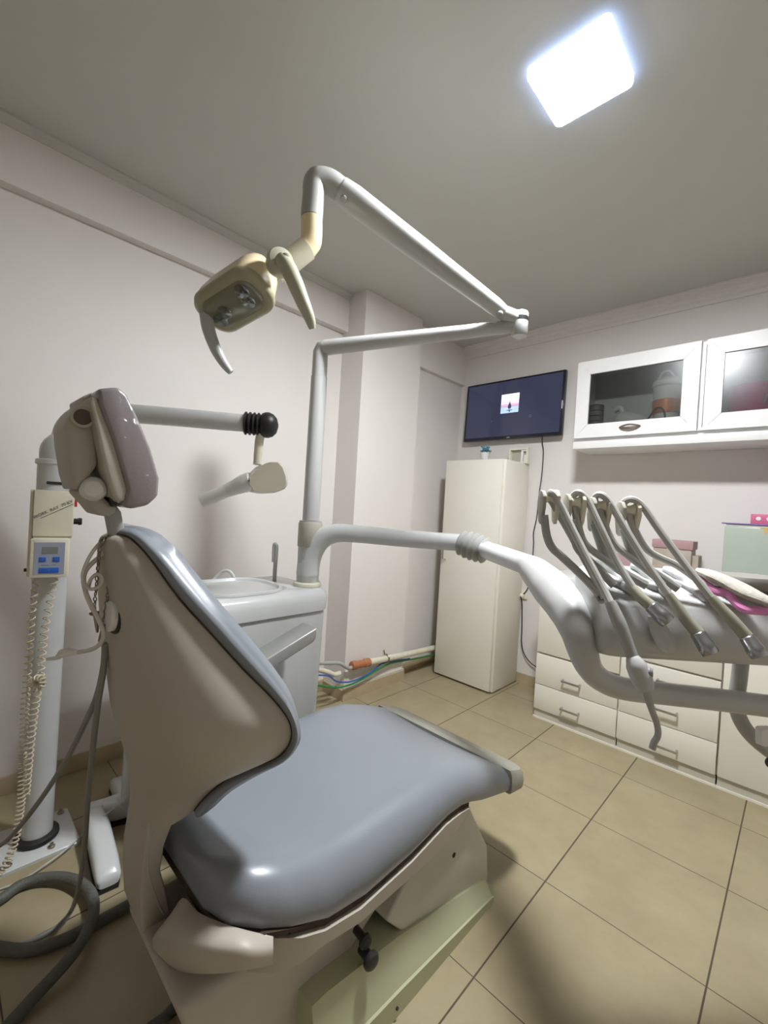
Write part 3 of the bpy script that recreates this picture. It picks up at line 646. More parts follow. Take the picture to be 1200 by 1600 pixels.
# ---------------------------------------------------------------- operating light on its pole
ol = thing('operating_light', 'dental operating light with cream head and horn handles on a jointed arm', 'operating light', (.387, .09, .912))
PXY = (.387, .09)
MB().tube([(*PXY, .911), (*PXY, 1.175)], .048, 24).go('post', GREYP, ol)
MB().tube([(*PXY, 1.177), (*PXY, 1.80)], [.037, .035], 24).go('pole', GREYP, ol)
JT = Vector((1.178, .357, 1.918)); EL = Vector((*PXY, 1.925))
MB().tube([(*PXY, 1.801), (*PXY, 1.88), (*PXY, 1.905), (EL+(JT-EL)*.012), EL+(JT-EL)*.03], [.033, .033, .033, .033, .033], 20).go('elbow', GREYP, ol)
MB().tube([EL+(JT-EL)*.031, JT], [.033, .022], 20).go('arm', GREYP, ol)
AE = Vector((0.8413, -0.2069, 2.2306)); AS = Vector((1.1311, 0.3261, 1.9617))
jb = MB(); jd = (AS-AE).normalized()
jb.lathe([(.024, -.05), (.027, -.045), (.027, .03), (.024, .035)], JT+Vector((0,0,.012)), (0,0,1), 20)
jb.tube([JT+Vector((0,0,.02)), AS], [.026, .026], 16)
jb.go('joint', GREYP, ol)
MB().lathe([(.0275, .0), (.0275, .014)], JT+Vector((0,0,.014)), (0,0,1), 20).go('joint_band', BLACK, ol)
MB().tube([AS, AS.lerp(AE, .06), AS.lerp(AE, .5), AS.lerp(AE, .93), AE], [.024, .029, .037, .042, .038], 20).go('spring_arm', GREYP, ol)
for q in (.03, .965):
    c = AS.lerp(AE, q); side = Vector((-.2,-.6,.1)).normalized(); side = (side-jd*side.dot(jd)).normalized()
    MB().lathe([(.011, 0), (.011, .046 if q > .5 else .032), (.008, .049 if q > .5 else .035)], c, side, 14).go('pivot_screw', GREYM, ol)
MB().tube([AE, (0.8281, -0.2404, 2.2415), (0.8107, -0.2711, 2.2379), (0.8047, -0.2799, 2.2201), (0.8056, -0.2808, 2.1900), (0.8066, -0.2836, 2.1161)], [.036, .036, .036, .0345, .0335, .0335], 20, True, 4).go('wrist', GREYM, ol)
MB().tube([(0.8067, -0.2836, 2.1152), (0.8089, -0.2821, 2.0713), (0.8092, -0.2849, 2.0407), (0.8004, -0.3022, 2.0068)], [.0325, .0325, .032, .028], 20, True, 5).go('neck', CREAM, ol)
MB().tube([(0.8098, -0.2958, 2.0199), (0.7813, -0.3308, 1.9756), (0.7528, -0.3657, 1.9374)], [.034, .034, .034], 20).go('neck_sleeve', IVORY, ol)
RV, UV, FV = Vector((0.7180, 0.6935, 0.0593)), Vector((-0.0494, -0.0342, 0.9982)), Vector((-0.6943, 0.7196, -0.0097))
HU = (RV*.78+UV*.16-FV*.45).normalized(); HN = (RV*-.22+UV*-.88-FV*.36); HN = (HN-HU*HN.dot(HU)).normalized(); HW = HU.cross(HN).normalized()
HC = Vector((0.6808, -0.4504, 1.8471))
def hpnt(a, b, n): return HC+HU*a+HW*b+HN*n
def hring(hx, hy, r, n, da=0): return [hpnt(p+da, q, n) for p, q in rrect(hx, hy, r, 6)]
MB().loft([hring(.04, .03, .028, -.105, .05), hring(.072, .045, .04, -.095, .04), hring(.108, .062, .05, -.06, .018), hring(.122, .070, .055, -.02), hring(.124, .072, .055, .004)]).go('head_shell', CREAM, ol, ang=50)
bz = MB().loft([hring(.125, .073, .055, .0045), hring(.127, .075, .056, .014), hring(.124, .072, .054, .026), hring(.112, .060, .048, .033), hring(.104, .050, .042, .030)]).go('bezel', OLIVE, ol, ang=50)
cv = MB().loft([hring(.103, .050, .042, .0305), hring(.098, .046, .04, .0335), hring(.09, .04, .035, .0345)]).go('cover', COVER, ol, ang=50)
for (a, b) in ((.060, -.020), (.052, .012), (-.040, .004), (-.072, .018)):
    rb = MB().lathe([(.021, 0), (.022, .0015), (.018, .003), (.009, .0022), (.005, .004)], hpnt(a, b, .0347), HN, 20).go('reflector', LENS, ol)
kR = hpnt(.118, -.03, -.02)
MB().lathe([(.034, -.02), (.038, -.012), (.038, .012), (.032, .024), (.012, .028)], (0.8282, -0.3974, 1.9241), -FV*.8+HU*.6, 22).go('handle_hub', OLIVL, ol)
MB().lathe([(.010, 0), (.011, .004), (.006, .007)], (0.8701, -0.4057, 1.9218), -FV, 14).go('hub_cap', GREYM, ol)
MB().tube([(0.8493, -0.4048, 1.9260), (0.8723, -0.3969, 1.8932), (0.8940, -0.3835, 1.8479), (0.9117, -0.3671, 1.7981), (0.9181, -0.3476, 1.7612), (0.9162, -0.3358, 1.7373)], [.020, .024, .0225, .019, .015, .009], 14, True, 5).go('handle', OLIVL, ol)
MB().tube([(0.5847, -0.4949, 1.8109), (0.5927, -0.4878, 1.7625), (0.6111, -0.4708, 1.7051), (0.6267, -0.4494, 1.6632), (0.6388, -0.4311, 1.6384)], [.020, .0195, .0175, .014, .009], 14, True, 5).go('handle', GREYP, ol)

# ---------------------------------------------------------------- delivery arm and instrument tray
tr_ = thing('instrument_tray', 'grey dental instrument tray with handle bar on a jointed white arm', 'instrument tray', (.387, .09, 1.0))
MB().lathe([(.0495, .0), (.052, .004), (.052, .10), (.0495, .106)], (*PXY, 1.062), (0,0,1), 24).go('arm_collar', BEIGED, tr_)
dvec = (Vector((0.9694, 0.4509, 1.1354))-Vector((*PXY, 1.12))); dvec.z = 0; dvec.normalize()
c0 = Vector((*PXY, 1.0))
MB().tube([c0+Vector((0,0,-.06)), c0+dvec*.002+Vector((0,0,-.01)), c0+dvec*.016+Vector((0,0,.045)), c0+dvec*.052+Vector((0,0,.098)), c0+dvec*.115+Vector((0,0,.128)), c0+dvec*.20+Vector((0,0,.132)), (0.7511, 0.3304, 1.1268), (0.9429, 0.4321, 1.1279)], [.0490, .0490, .0485, .046, .041, .0375, .036, .034], 24, True, 6).go('arm', WHITEE, tr_)
b0, b1 = Vector((0.9325, 0.4290, 1.1295)), Vector((1.0499, 0.4517, 1.1031))
prf = []; Lb = (b1-b0).length
for k in range(21): prf.append((.037+.013*abs(sin(pi*k/4))+.007*sin(pi*k/20), Lb*k/20))
MB().lathe(prf, b0, b1-b0, 24).go('bellows', GREYM, tr_)
MB().tube([(1.0316, 0.4480, 1.1113), (1.3142, 0.2619, 1.0942)], [.0345, .0335], 20).go('spring_arm', WHITEE, tr_)
# tray body in its own frame: right along the tray, forward, up
TO = Vector((1.5550, 0.0212, 1.0573)); TRt = Vector((.719, .695, 0)); TFw = Vector((-.695, .719, 0)); TL = .56
def tp_(a, f, z): return TO+TRt*a+TFw*f+Vector((0,0,z))
prof_t = [(0, 0), (-.005, -.006), (-.020, -.036), (-.031, -.064), (-.031, -.082), (-.016, -.112), (.008, -.132), (.04, -.139), (.14, -.10), (.165, -.03), (.172, .055), (.16, .072), (.10, .045), (.05, .022)]
MB().loft([[tp_(a, .07+(f-.07)*s, -.05+(z+.05)*s) for f, z in prof_t] for a, s in ((.052, .66), (.056, .82), (.066, .93), (.085, .985), (.11, 1), (TL, 1.0))]).go('body', GREYP, tr_, ang=30)
MB().tube([(1.2854, 0.2758, 1.1000), (1.3355, 0.2544, 1.0795), (1.4164, 0.1930, 1.0451), (1.4918, 0.1264, 1.0096), (1.5346, 0.0838, 0.9703), (1.5500, 0.0841, 0.9209), (1.5614, 0.1083, 0.8755), (1.5830, 0.1426, 0.8431), (1.6197, 0.1917, 0.8230), (1.6950, 0.2780, 0.8123), (1.7922, 0.3579, 0.8092), (1.8878, 0.4362, 0.8046), (1.9700, 0.5016, 0.8008)], [.030, .046, .056, .053, .044, .036, .031, .029, .0285, .028, .028, .0275, .0275], 24, True, 6).go('handle_bar', GREYP, tr_)
MB().tube([(1.8256, 0.4886, 0.8954), (1.8244, 0.4867, 0.8428), (1.8220, 0.4837, 0.7901), (1.8267, 0.4876, 0.7468), (1.8459, 0.4917, 0.7091), (1.8757, 0.5061, 0.6765), (1.9236, 0.5380, 0.6393)], .0185, 16, True, 5).go('lower_bracket', GREYM, tr_)
MB().loft([[Vector((1.8834, 0.4587, 0.7232))+RV*(p)+UV*q-FV*d for p, q in rrect(.026*s, .024*s, .008*s)] for d, s in ((0, .9), (.004, 1), (.02, .9))]).go('bracket_pad', WHITEP, tr_)
lathe('bracket_knob', [(.012, 0), (.014, .004), (.012, .016), (.004, .018)], (1.8971, 0.4433, 0.6634), -FV, BLACK, tr_)
# recesses under each instrument: pale drop-shaped rests
for i, (q0, q1, q2, q3) in enumerate((((1.5231, 0.2236, 1.1424), (1.5553, 0.2281, 1.1322), (1.5944, 0.2058, 1.1116), (1.6247, 0.1639, 1.0901)), ((1.5949, 0.2748, 1.1333), (1.6261, 0.2825, 1.1249), (1.6647, 0.2611, 1.1050), (1.6941, 0.2183, 1.0842)), ((1.6587, 0.3335, 1.1299), (1.6927, 0.3369, 1.1190), (1.7303, 0.3202, 1.1007), (1.7602, 0.2611, 1.0759)))):
    flat_tube('instrument_rest', [q0, q1, q2, q3], [.010, .026, .028, .022, .006], [.006, .016, .018, .014, .004], WHITEE, tr_)
for i, (q0, q1, q2, q3) in enumerate((((1.5534, 0.1747, 1.1161), (1.5868, 0.1595, 1.1006), (1.6141, 0.1593, 1.0920), (1.6408, 0.1265, 1.0759)), ((1.6223, 0.2327, 1.1106), (1.6577, 0.2167, 1.0942), (1.6812, 0.2198, 1.0882), (1.7080, 0.1843, 1.0714)), ((1.6970, 0.2936, 1.1042), (1.7274, 0.2894, 1.0930), (1.7480, 0.2800, 1.0845), (1.7699, 0.2482, 1.0698)))):
    flat_tube('rest_hook', [q0, q1, q2, q3], [.006, .013, .016, .013, .003], [.005, .009, .013, .011, .003], GREYM, tr_)
# swing arms with twin cheek pulleys, one per instrument
def pulley(top, cheek_dx, rod):
    hpx = MB(); t = top
    r = tube('lever', rod, .0105, GREYM, tr_, seg=10, smooth=5)
    ax = RV*.9+FV*-.25; ax.normalize(); c = Vector(top)
    for s in (-1, 1):
        q = c+ax*(.017*s)
        rg = []
        for d in (-.0045, .0045):
            pts = [(-.012, .014), (-.004, .022), (.008, .020), (.016, .008), (.014, -.010), (.004, -.036), (-.006, -.050), (-.014, -.044), (-.018, -.015)]
            rg.append([q+ax*(d*s)+UV*b*1.25-FV*a*1.25 for a, b in pts])
        MB().loft(rg).go('cheek', IVORY if s > 0 else BEIGED, r, bevel=.002)
    MB().lathe([(.015, -.013), (.011, -.005), (.010, 0), (.011, .005), (.015, .013)], c+UV*.006, ax, 16).go('roller', IVORY, r)
pulley((1.4515, 0.0565, 1.2944), 0, [(1.5823, 0.0824, 1.0682), (1.5402, 0.0840, 1.1055), (1.4905, 0.0645, 1.1519), (1.4685, 0.0505, 1.1745), (1.4553, 0.0451, 1.2063), (1.4460, 0.0437, 1.2554)])
pulley((1.5036, 0.0928, 1.2880), 0, [(1.6058, 0.1055, 1.0937), (1.5692, 0.0984, 1.1281), (1.5251, 0.0843, 1.1715), (1.5116, 0.0855, 1.2028), (1.5016, 0.0834, 1.2480)])
pulley((1.5536, 0.1271, 1.2833), 0, [(1.6645, 0.1482, 1.0997), (1.6182, 0.1317, 1.1251), (1.5796, 0.1227, 1.1523), (1.5628, 0.1208, 1.1909), (1.5468, 0.1131, 1.2417)])
pulley((1.6100, 0.1675, 1.2760), 0, [(1.7224, 0.1902, 1.0981), (1.6832, 0.1805, 1.1236), (1.6404, 0.1674, 1.1499), (1.6196, 0.1617, 1.1878), (1.6042, 0.1544, 1.2333)])

# instruments hanging from the pulleys
GI = 'instruments hanging over the tray front'
h1 = thing('air_water_syringe', 'grey air water syringe with bent nozzle, leftmost instrument over tray', 'syringe', (1.6888, 0.0305, 0.9313), GI)
tube('hose', [(1.5938, 0.0795, 1.0629), (1.5581, 0.0876, 1.1192), (1.5166, 0.0832, 1.1869), (1.4825, 0.0788, 1.2418), (1.4617, 0.0662, 1.2819), (1.4510, 0.0562, 1.3044), (1.4586, 0.0526, 1.3143), (1.4769, 0.0560, 1.2919), (1.5082, 0.0549, 1.2382), (1.5535, 0.0490, 1.1632), (1.5965, 0.0410, 1.0978), (1.6227, 0.0309, 1.0588)], .0092, HOSE, h1, seg=10)
MB().tube([(1.6193, 0.0319, 1.0654), (1.6430, 0.0291, 1.0196), (1.6641, 0.0281, 0.9745), (1.6760, 0.0281, 0.9465)], [.012, .015, .0125, .013], 14, True, 5).go('grip', GREYM, h1)
MB().tube([(1.6723, 0.0260, 0.9544), (1.6819, 0.0267, 0.9372), (1.6943, 0.0285, 0.9096), (1.7036, 0.0303, 0.8898)], [.012, .021, .022, .016], 14, True, 4).go('nose', GREYP, h1)
MB().lathe([(.010, 0), (.011, .004), (.008, .010)], (1.7037, 0.0309, 0.9287), RV*.8-FV*.5, 12).go('button', GREYD, h1)
tube('nozzle', [(1.7036, 0.0303, 0.8898), (1.7124, 0.0383, 0.8530), (1.7220, 0.0540, 0.8169), (1.7241, 0.0626, 0.7896), (1.7189, 0.0574, 0.7723), (1.7166, 0.0550, 0.7581)], [.010, .007, .0065, .0065, .007, .007], GREYM, h1, seg=10, label='bent nozzle')
def handpiece(label, hose, sleeve, con):
    t = thing('handpiece_hose', label, 'handpiece hose', con[-1], GI)
    tube('hose', hose, .0088, HOSE, t, seg=10)
    tube('sleeve', sleeve, [.0098, .0125, .0135], HOSEO, t, seg=12, smooth=5)
    a, b = Vector(con[0]), Vector(con[1]); L_ = (b-a).length
    CONN = bpy.data.materials.get('satin connector') or mat('satin connector', (.42, .42, .43), .24, metal=.92, var=.03)
    MB().lathe([(.0125, 0), (.0155, .004), (.0165, L_*.5), (.0175, L_*.52), (.018, L_*.9), (.0165, L_), (.0125, L_), (.012, L_-.004)], a, b-a, 28).go('connector', CONN, t, ang=60)
handpiece('grey handpiece hose with metal connector, second instrument from the left', [(1.6387, 0.1375, 1.1121), (1.5854, 0.1143, 1.1486), (1.5360, 0.0950, 1.1887), (1.5113, 0.0969, 1.2440), (1.5007, 0.0969, 1.2848), (1.4971, 0.0938, 1.3078), (1.5123, 0.0947, 1.3181), (1.5336, 0.1010, 1.2961), (1.5717, 0.0952, 1.2272), (1.6133, 0.0926, 1.1502), (1.6522, 0.0878, 1.0955)], [(1.6507, 0.0877, 1.0982), (1.6712, 0.0850, 1.0768), (1.6882, 0.0873, 1.0636)], [(1.6871, 0.0862, 1.0650), (1.7237, 0.0934, 1.0326)])
handpiece('grey handpiece hose with metal connector, third instrument from the left', [(1.6954, 0.1782, 1.1054), (1.6491, 0.1618, 1.1435), (1.5976, 0.1405, 1.1860), (1.5696, 0.1349, 1.2321), (1.5547, 0.1308, 1.2720), (1.5414, 0.1226, 1.3040), (1.5549, 0.1219, 1.3158), (1.5767, 0.1287, 1.2957), (1.6178, 0.1259, 1.2310), (1.6669, 0.1236, 1.1556), (1.7164, 0.1218, 1.0886)], [(1.7150, 0.1218, 1.0913), (1.7490, 0.1248, 1.0438), (1.7749, 0.1286, 1.0134)], [(1.7727, 0.1265, 1.0160), (1.8003, 0.1248, 0.9756)])
handpiece('grey handpiece hose with metal connector, rightmost instrument over tray', [(1.7947, 0.2454, 1.0520), (1.7677, 0.2410, 1.1042), (1.7147, 0.2182, 1.1493), (1.6584, 0.1852, 1.1802), (1.6279, 0.1772, 1.2255), (1.6112, 0.1713, 1.2632), (1.5982, 0.1633, 1.2949), (1.6145, 0.1653, 1.3085), (1.6389, 0.1748, 1.2921), (1.6777, 0.1767, 1.2359), (1.7344, 0.1748, 1.1589), (1.7895, 0.1715, 1.0896)], [(1.7882, 0.1716, 1.0922), (1.8290, 0.1742, 1.0472), (1.8553, 0.1784, 1.0149)], [(1.8531, 0.1763, 1.0189), (1.8784, 0.1724, 0.9809)])
# drop-shaped clear sleeve hanging under the second connector
tag(MB().tube([(1.6945, 0.1000, 1.0398), (1.7057, 0.1034, 1.0080), (1.7209, 0.1107, 0.9798), (1.7261, 0.1142, 0.9630)], [.013, .019, .021, .010], 14, True, 5).go('nozzle_cover', GREYP), 'translucent grey drop-shaped cover hanging below second handpiece connector', 'cover')
# loose things on the tray
tag(flat_tube('felt_roll', [(1.7441, 0.2673, 1.1410), (1.7706, 0.2650, 1.1339), (1.8111, 0.2621, 1.1188), (1.8591, 0.2527, 1.0982), (1.8978, 0.2619, 1.0785)], [.012, .030, .036, .036, .034], [.006, .013, .015, .015, .013], FELT), 'beige grey rolled cloth pad lying on the tray', 'cloth pad')
tag(tube('pink_tubing', [(1.7243, 0.2620, 1.1304), (1.7414, 0.2645, 1.1264), (1.7634, 0.2508, 1.1135), (1.7880, 0.2396, 1.0987), (1.8118, 0.2417, 1.0982), (1.8251, 0.2335, 1.0821), (1.8457, 0.2254, 1.0696), (1.8833, 0.2339, 1.0720), (1.9246, 0.2459, 1.0693)], [.006, .008, .009, .010, .010, .009, .010, .010, .010], PINKC, seg=10), 'pink tubing lying across the tray beside the cloth pad', 'tubing')
tag(MB().loft([[Vector((1.8305, 0.3921, 1.1226))+TRt*(p)+TFw*q+Vector((0,0,z)) for p, q in rrect(.09*s, .07*s, .06*s)] for s, z in ((.9, -.02), (1, -.012), (1, 0), (.92, .010))]).go('rubber_mat', DISC), 'round taupe rubber mat at the back of the tray', 'mat')

# ---------------------------------------------------------------- x-ray machine
xr = thing('xray_machine', 'white dental x-ray machine on a column with a square floor plate', 'x-ray machine', (.035, -.76, 0))
XX, XY = .035, -.76
MB().loft([[(XX+p, XY+q, z) for p, q in rrect(.115+e, .11+e, .012)] for e, z in ((0, 0), (0, .010), (-.003, .013))]).go('floor_plate', WHITEE, xr, ang=40)
for (bx_, by_) in ((.09, -.085), (.085, .03), (-.09, .085)):
    MB().lathe([(.011, 0), (.011, .004), (.006, .007), (.006, .014)], (XX+bx_, XY+by_, .0132), (0,0,1), 8).go('plate_bolt', CHROMD, xr)
lathe('column_ring', [(.060, 0), (.066, .005), (.064, .016), (.0535, .022)], (XX, XY, .0135), (0,0,1), BLACK, xr)
tube('column', [(XX, XY, .016), (XX, XY, .6), (XX, XY, 1.345)], [.046, .049, .052], WHITEE, xr, seg=28, smooth=0)
lathe('column_collar', [(.054, 0), (.058, .003), (.058, .016), (.054, .019)], (XX, XY, 1.330), (0,0,1), WHITEP, xr)
MB().box((XX+.045, XY-.03, 1.262), (XX+.0545, XY+.05, 1.272)).go('column_slot', BLACK, xr)
xb = Vector((0.4519, -0.1960, 1.5351))
bd = (xb-Vector((0.1968, -0.5254, 1.5365))).normalized()
MB().tube([(XX, XY, 1.348), (XX, XY, 1.385), (0.0247, -0.7347, 1.4181), (0.0293, -0.7227, 1.4700), (0.0510, -0.6942, 1.5098), (0.0971, -0.6425, 1.5311), (0.1968, -0.5254, 1.5365), xb-bd*.058], [.047, .047, .046, .044, .041, .037, .034, .0325], 22, True, 6).go('arm', WHITEE, xr)
pb_ = []
for k in range(17): pb_.append((.033+.011*abs(sin(pi*k/4+.5)), -.075+.062*k/16))
pb_ += [(.043, -.010), (.048, .002), (.048, .014), (.042, .030), (.028, .043), (.006, .049)]
MB().lathe(pb_, xb, bd, 24).go('bellows', BLACK, xr)
MB().tube([(0.4406, -0.2043, 1.5153), (0.4376, -0.2079, 1.4714), (0.4430, -0.2135, 1.3836)], [.0165, .0165, .0157], 16).go('stem', IVORY, xr)
hx = Vector((0.4625, -0.2054, 1.3313))
fN = (-FV*.93+RV*.33).normalized(); fR = (RV-fN*RV.dot(fN)).normalized(); fU = fN.cross(fR); fU = fU if fU.z > 0 else -fU
faceo = [(0.4720, -0.2286, 1.3599), (0.4847, -0.2162, 1.3799), (0.5044, -0.1969, 1.3933), (0.5281, -0.1740, 1.3953), (0.5426, -0.1603, 1.3775), (0.5529, -0.1509, 1.3429), (0.5560, -0.1483, 1.3148), (0.5483, -0.1559, 1.2976), (0.5236, -0.1800, 1.2813), (0.4932, -0.2093, 1.2764), (0.4691, -0.2325, 1.2815), (0.4543, -0.2465, 1.3064), (0.4562, -0.2442, 1.3349)]
cen = sum((Vector(p) for p in faceo), Vector())/len(faceo)
rgx = []
for d, s, sh_ in ((-.004, .90, 0), (.0, 1.0, 0), (.03, 1.0, -.012), (.075, .97, -.025), (.11, .85, -.04), (.125, .6, -.045)):
    rgx.append([cen+(Vector(p)-cen)*s+FV*d*.63-RV*(d*.43)+RV*sh_*.24 for p in faceo])
MB().loft(rgx).go('head', WHITEP, xr, ang=30)
MB().loft([[cen+(Vector(p)-cen)*s-FV*d for p in faceo] for d, s in ((.0035, .99), (.012, .985), (.015, .95))]).go('head_cover', IVORY, xr, ang=40)
MB().tube([(0.4318, -0.2297, 1.3196), (0.4116, -0.2494, 1.3083), (0.3882, -0.2722, 1.2919), (0.3748, -0.2853, 1.2836)], [.036, .0345, .028, .0245], 20, True, 4).go('collimator', WHITEP, xr)
MB().tube([(0.3882, -0.2722, 1.2919), (0.3714, -0.2885, 1.2809)], [.0285, .0255], 20).go('cone_ring', WHITEP, xr)
MB().tube([(0.3731, -0.2869, 1.2822), (0.3045, -0.3537, 1.2345)], [.0243, .026], 20).go('cone', WHITEP, xr)
MB().tube([(0.3053, -0.3529, 1.2350), (0.3037, -0.3546, 1.2339)], [.0248, .0248], 20).go('cone_mouth', BEIGED, xr)
# control box on the column front
BN = Vector((.98, -.20, 0)).normalized(); BR = Vector((.20, .98, 0)).normalized(); BU = Vector((0,0,1))
BC = Vector((XX, XY, 0))+BN*.052+BR*.002
def bp_(r, u, n): return BC+BR*r+BU*u+BN*n
def bbox(name, r0, r1, u0, u1, n0, n1, m, parent, bevel=.003):
    v = [bp_(r, u, n) for u in (u0, u1) for (r, n) in ((r0, n0), (r1, n0), (r1, n1), (r0, n1))]
    return link(name, v, [(3,2,1,0),(4,5,6,7),(0,1,5,4),(1,2,6,5),(2,3,7,6),(3,0,4,7)], m, parent, bevel=bevel)
cb = bbox('control_box', -.050, .058, 1.089, 1.242, .0, .05, IVORY, xr, .004)
tbx = bbox('timer_box', -.052, .051, .955, 1.084, .012, .075, IVORY, xr, .006)
bbox('back_plate', -.060, -.0505, .955, 1.242, .0, .04, IVORY, xr, .003)
bbox('box_gap', -.046, .055, 1.0835, 1.0895, .004, .046, BEIGED, xr, 0)
tz = 1.0195
pn = bbox('keypad', -.040, .040, .967, 1.072, .0752, .0765, PANEL, tbx, 0)
bbox('display', -.020, .021, 1.035, 1.057, .0766, .0776, LCD, pn, 0)
bbox('button', -.027, -.009, 1.008, 1.024, .0766, .0785, BTN, pn, .001)
bbox('button', .009, .027, 1.008, 1.024, .0766, .0785, BTN, pn, .001)
bbox('button', -.026, .026, .972, .989, .0766, .0785, BTN, pn, .001)
bbox('legend', -.020, -.001, .9965, .9985, .0766, .0771, INK, pn, 0); bbox('legend', .006, .019, .9965, .9985, .0766, .0771, INK, pn, 0)
tri = MB()
for (cr, cu_) in ((-.018, 1.016), (.018, 1.016), (0, .9805)):
    tri.add([bp_(cr+a*.0035, cu_+b*.004, .0789) for a, b in ((-1, .6), (1, .6), (0, -1))], [(0, 1, 2)])
tri.go('button_mark', INK, pn, smooth=False)
ang_t = radians(31)
ex = BR*cos(ang_t)+BU*sin(ang_t); ey = -BR*sin(ang_t)+BU*cos(ang_t)
oc = bp_(.002, 1.180, .0506)
TXM = Matrix(((ex.x, ey.x, BN.x, oc.x), (ex.y, ey.y, BN.y, oc.y), (ex.z, ey.z, BN.z, oc.z), (0,0,0,1)))
textmesh('lettering', 'WORK  RAY  70 KV', .0138, TXM, INK, cb)
st_ = MB(); o2 = oc-ey*.0105
st_.add([o2-ex*.044+ey*.0012, o2-ex*.044-ey*.0012, o2+ex*.056-ey*.0012, o2+ex*.056+ey*.0012], [(0, 1, 2, 3)]); st_.go('stripe', INK, cb, smooth=False)
bbox('rocker_switch', .0585, .066, 1.190, 1.222, .018, .034, RED, cb, .002)
MB().lathe([(.010, 0), (.010, .012), (.0125, .013), (.012, .022), (.010, .024)], bp_(.0585, 1.140, .026), BR, 14).go('dial', BLACK, cb)
MB().lathe([(.006, 0), (.006, .008)], bp_(-.0605, .975, .02), -BR, 10).go('cord_gland', BLACK, xr)
# coiled cord
def coil(pts, r0, pitch, wire, m=1):
    P_ = catmull(pts, 12); F = frames(P_); out = []; ph = 0
    for i in range(len(P_)-1):
        L_ = (P_[i+1]-P_[i]).length; rr = interp(r0, i, len(P_)); pi_ = interp(pitch, i, len(P_))
        n = max(2, int(L_/pi_*9))
        for k in range(n):
            u = k/n; p = P_[i].lerp(P_[i+1], u); t, a, b = F[i]
            out.append(p+a*rr*cos(ph)+b*rr*sin(ph)); ph += 2*pi*(L_/n)/pi_
    return out
cc = coil([(0.0972, -0.8026, 0.9877), (0.1059, -0.8087, 0.9444), (0.1151, -0.8152, 0.8297), (0.1148, -0.8175, 0.6815), (0.1135, -0.8205, 0.5543), (0.1168, -0.8198, 0.3640), (0.1317, -0.8216, 0.2021), (0.1584, -0.8390, 0.0894), (0.1869, -0.8677, 0.0467), (0.1833, -0.8992, 0.0265)], [.007, .0085, .010, .0105, .0105, .0105, .010], [.030, .026, .022, .015, .013, .013, .013], .002)
c2 = coil([(0.1514, -0.7647, 0.9545), (0.1452, -0.7715, 0.8943), (0.1481, -0.7841, 0.7795), (0.1566, -0.7912, 0.6773), (0.1624, -0.7932, 0.6269), (0.1518, -0.7974, 0.5613), (0.1402, -0.8031, 0.4529), (0.1311, -0.8067, 0.3228), (0.1234, -0.8084, 0.2239)], [.009, .0105, .0105, .0105], [.030, .024, .020, .016], .002)
kn = []
for k in range(140):
    a = 2*pi*k/14; b = 2*pi*k/140; c = Vector((0.1725, -0.7975, 0.6186))
    kn.append(c+RV*((.014+.009*cos(a))*cos(b))+UV*((.014+.009*cos(a))*sin(b))-FV*(.009*sin(a)))
co = thing('coiled_cord', 'beige coiled cord hanging from the x-ray control box', 'cord', (0.1234, -0.8084, 0.2239))
MB().tube(cc, .0026, 5).go('left_strand', COILM, co); MB().tube(c2, .0026, 5).go('right_strand', COILM, co)
MB().tube(kn, .0030, 6).go('knot', COILM, co)

# ---------------------------------------------------------------- white stand behind the chair
sd = thing('equipment_stand', 'white stand with black tipped feet behind the chair backrest', 'stand', (.108, -.487, 0))
S0 = Vector((.108, -.487, 0))
tube('column', [S0+Vector((0,0,.055)), S0+Vector((0,0,.5)), S0+Vector((0,0,.80))], .030, WHITEE, sd, seg=20, smooth=0)
def foot(a, b):
    a = Vector(a); b = Vector(b); d = (b-a).normalized(); s = Vector((-d.y, d.x, 0)); rg = []
    for u, w_, h0, h1 in ((0, .030, .022, .085), (.3, .036, .014, .085), (.8, .036, .014, .070), (.97, .034, .014, .050), (1.0, .026, .016, .036)):
        c = a.lerp(b, u); rg.append([c+s*p*w_+Vector((0,0,(h0+h1)/2+q*(h1-h0)/2)) for p, q in rrect(1, 1, .6, 4)])
    f = MB().loft(rg).go('foot', WHITEE, sd, ang=50)
    rg = []
    for u, w_ in ((.12, .030), (.5, .036), (.93, .035), (1.0, .027)):
        c = a.lerp(b, u); rg.append([c+s*p*w_+Vector((0,0,z)) for p, z in ((-1, 0), (1, 0), (1, .0138), (-1, .0138))])
    MB().loft(rg).go('rubber_sole', BLACK, f)
foot((.105, -.602, 0), (.425, -.632, 0)); foot((0.0971, -0.5765, 0.0000), (0.1244, -0.4307, 0.0000)); foot((.09, -.49, 0), (-.10, -.47, 0))
flat_tube('foot_bridge', [(0.0745, -0.6110, 0.0620), (0.0857, -0.5558, 0.0620), (0.0836, -0.4743, 0.0620)], .034, .024, WHITEE, sd)
MB().loft([[S0+Vector((p, q, z)) for p, q in rrect(.04, .045, .03)] for z in (.03, .075, .085)]).go('hub', WHITEE, sd)

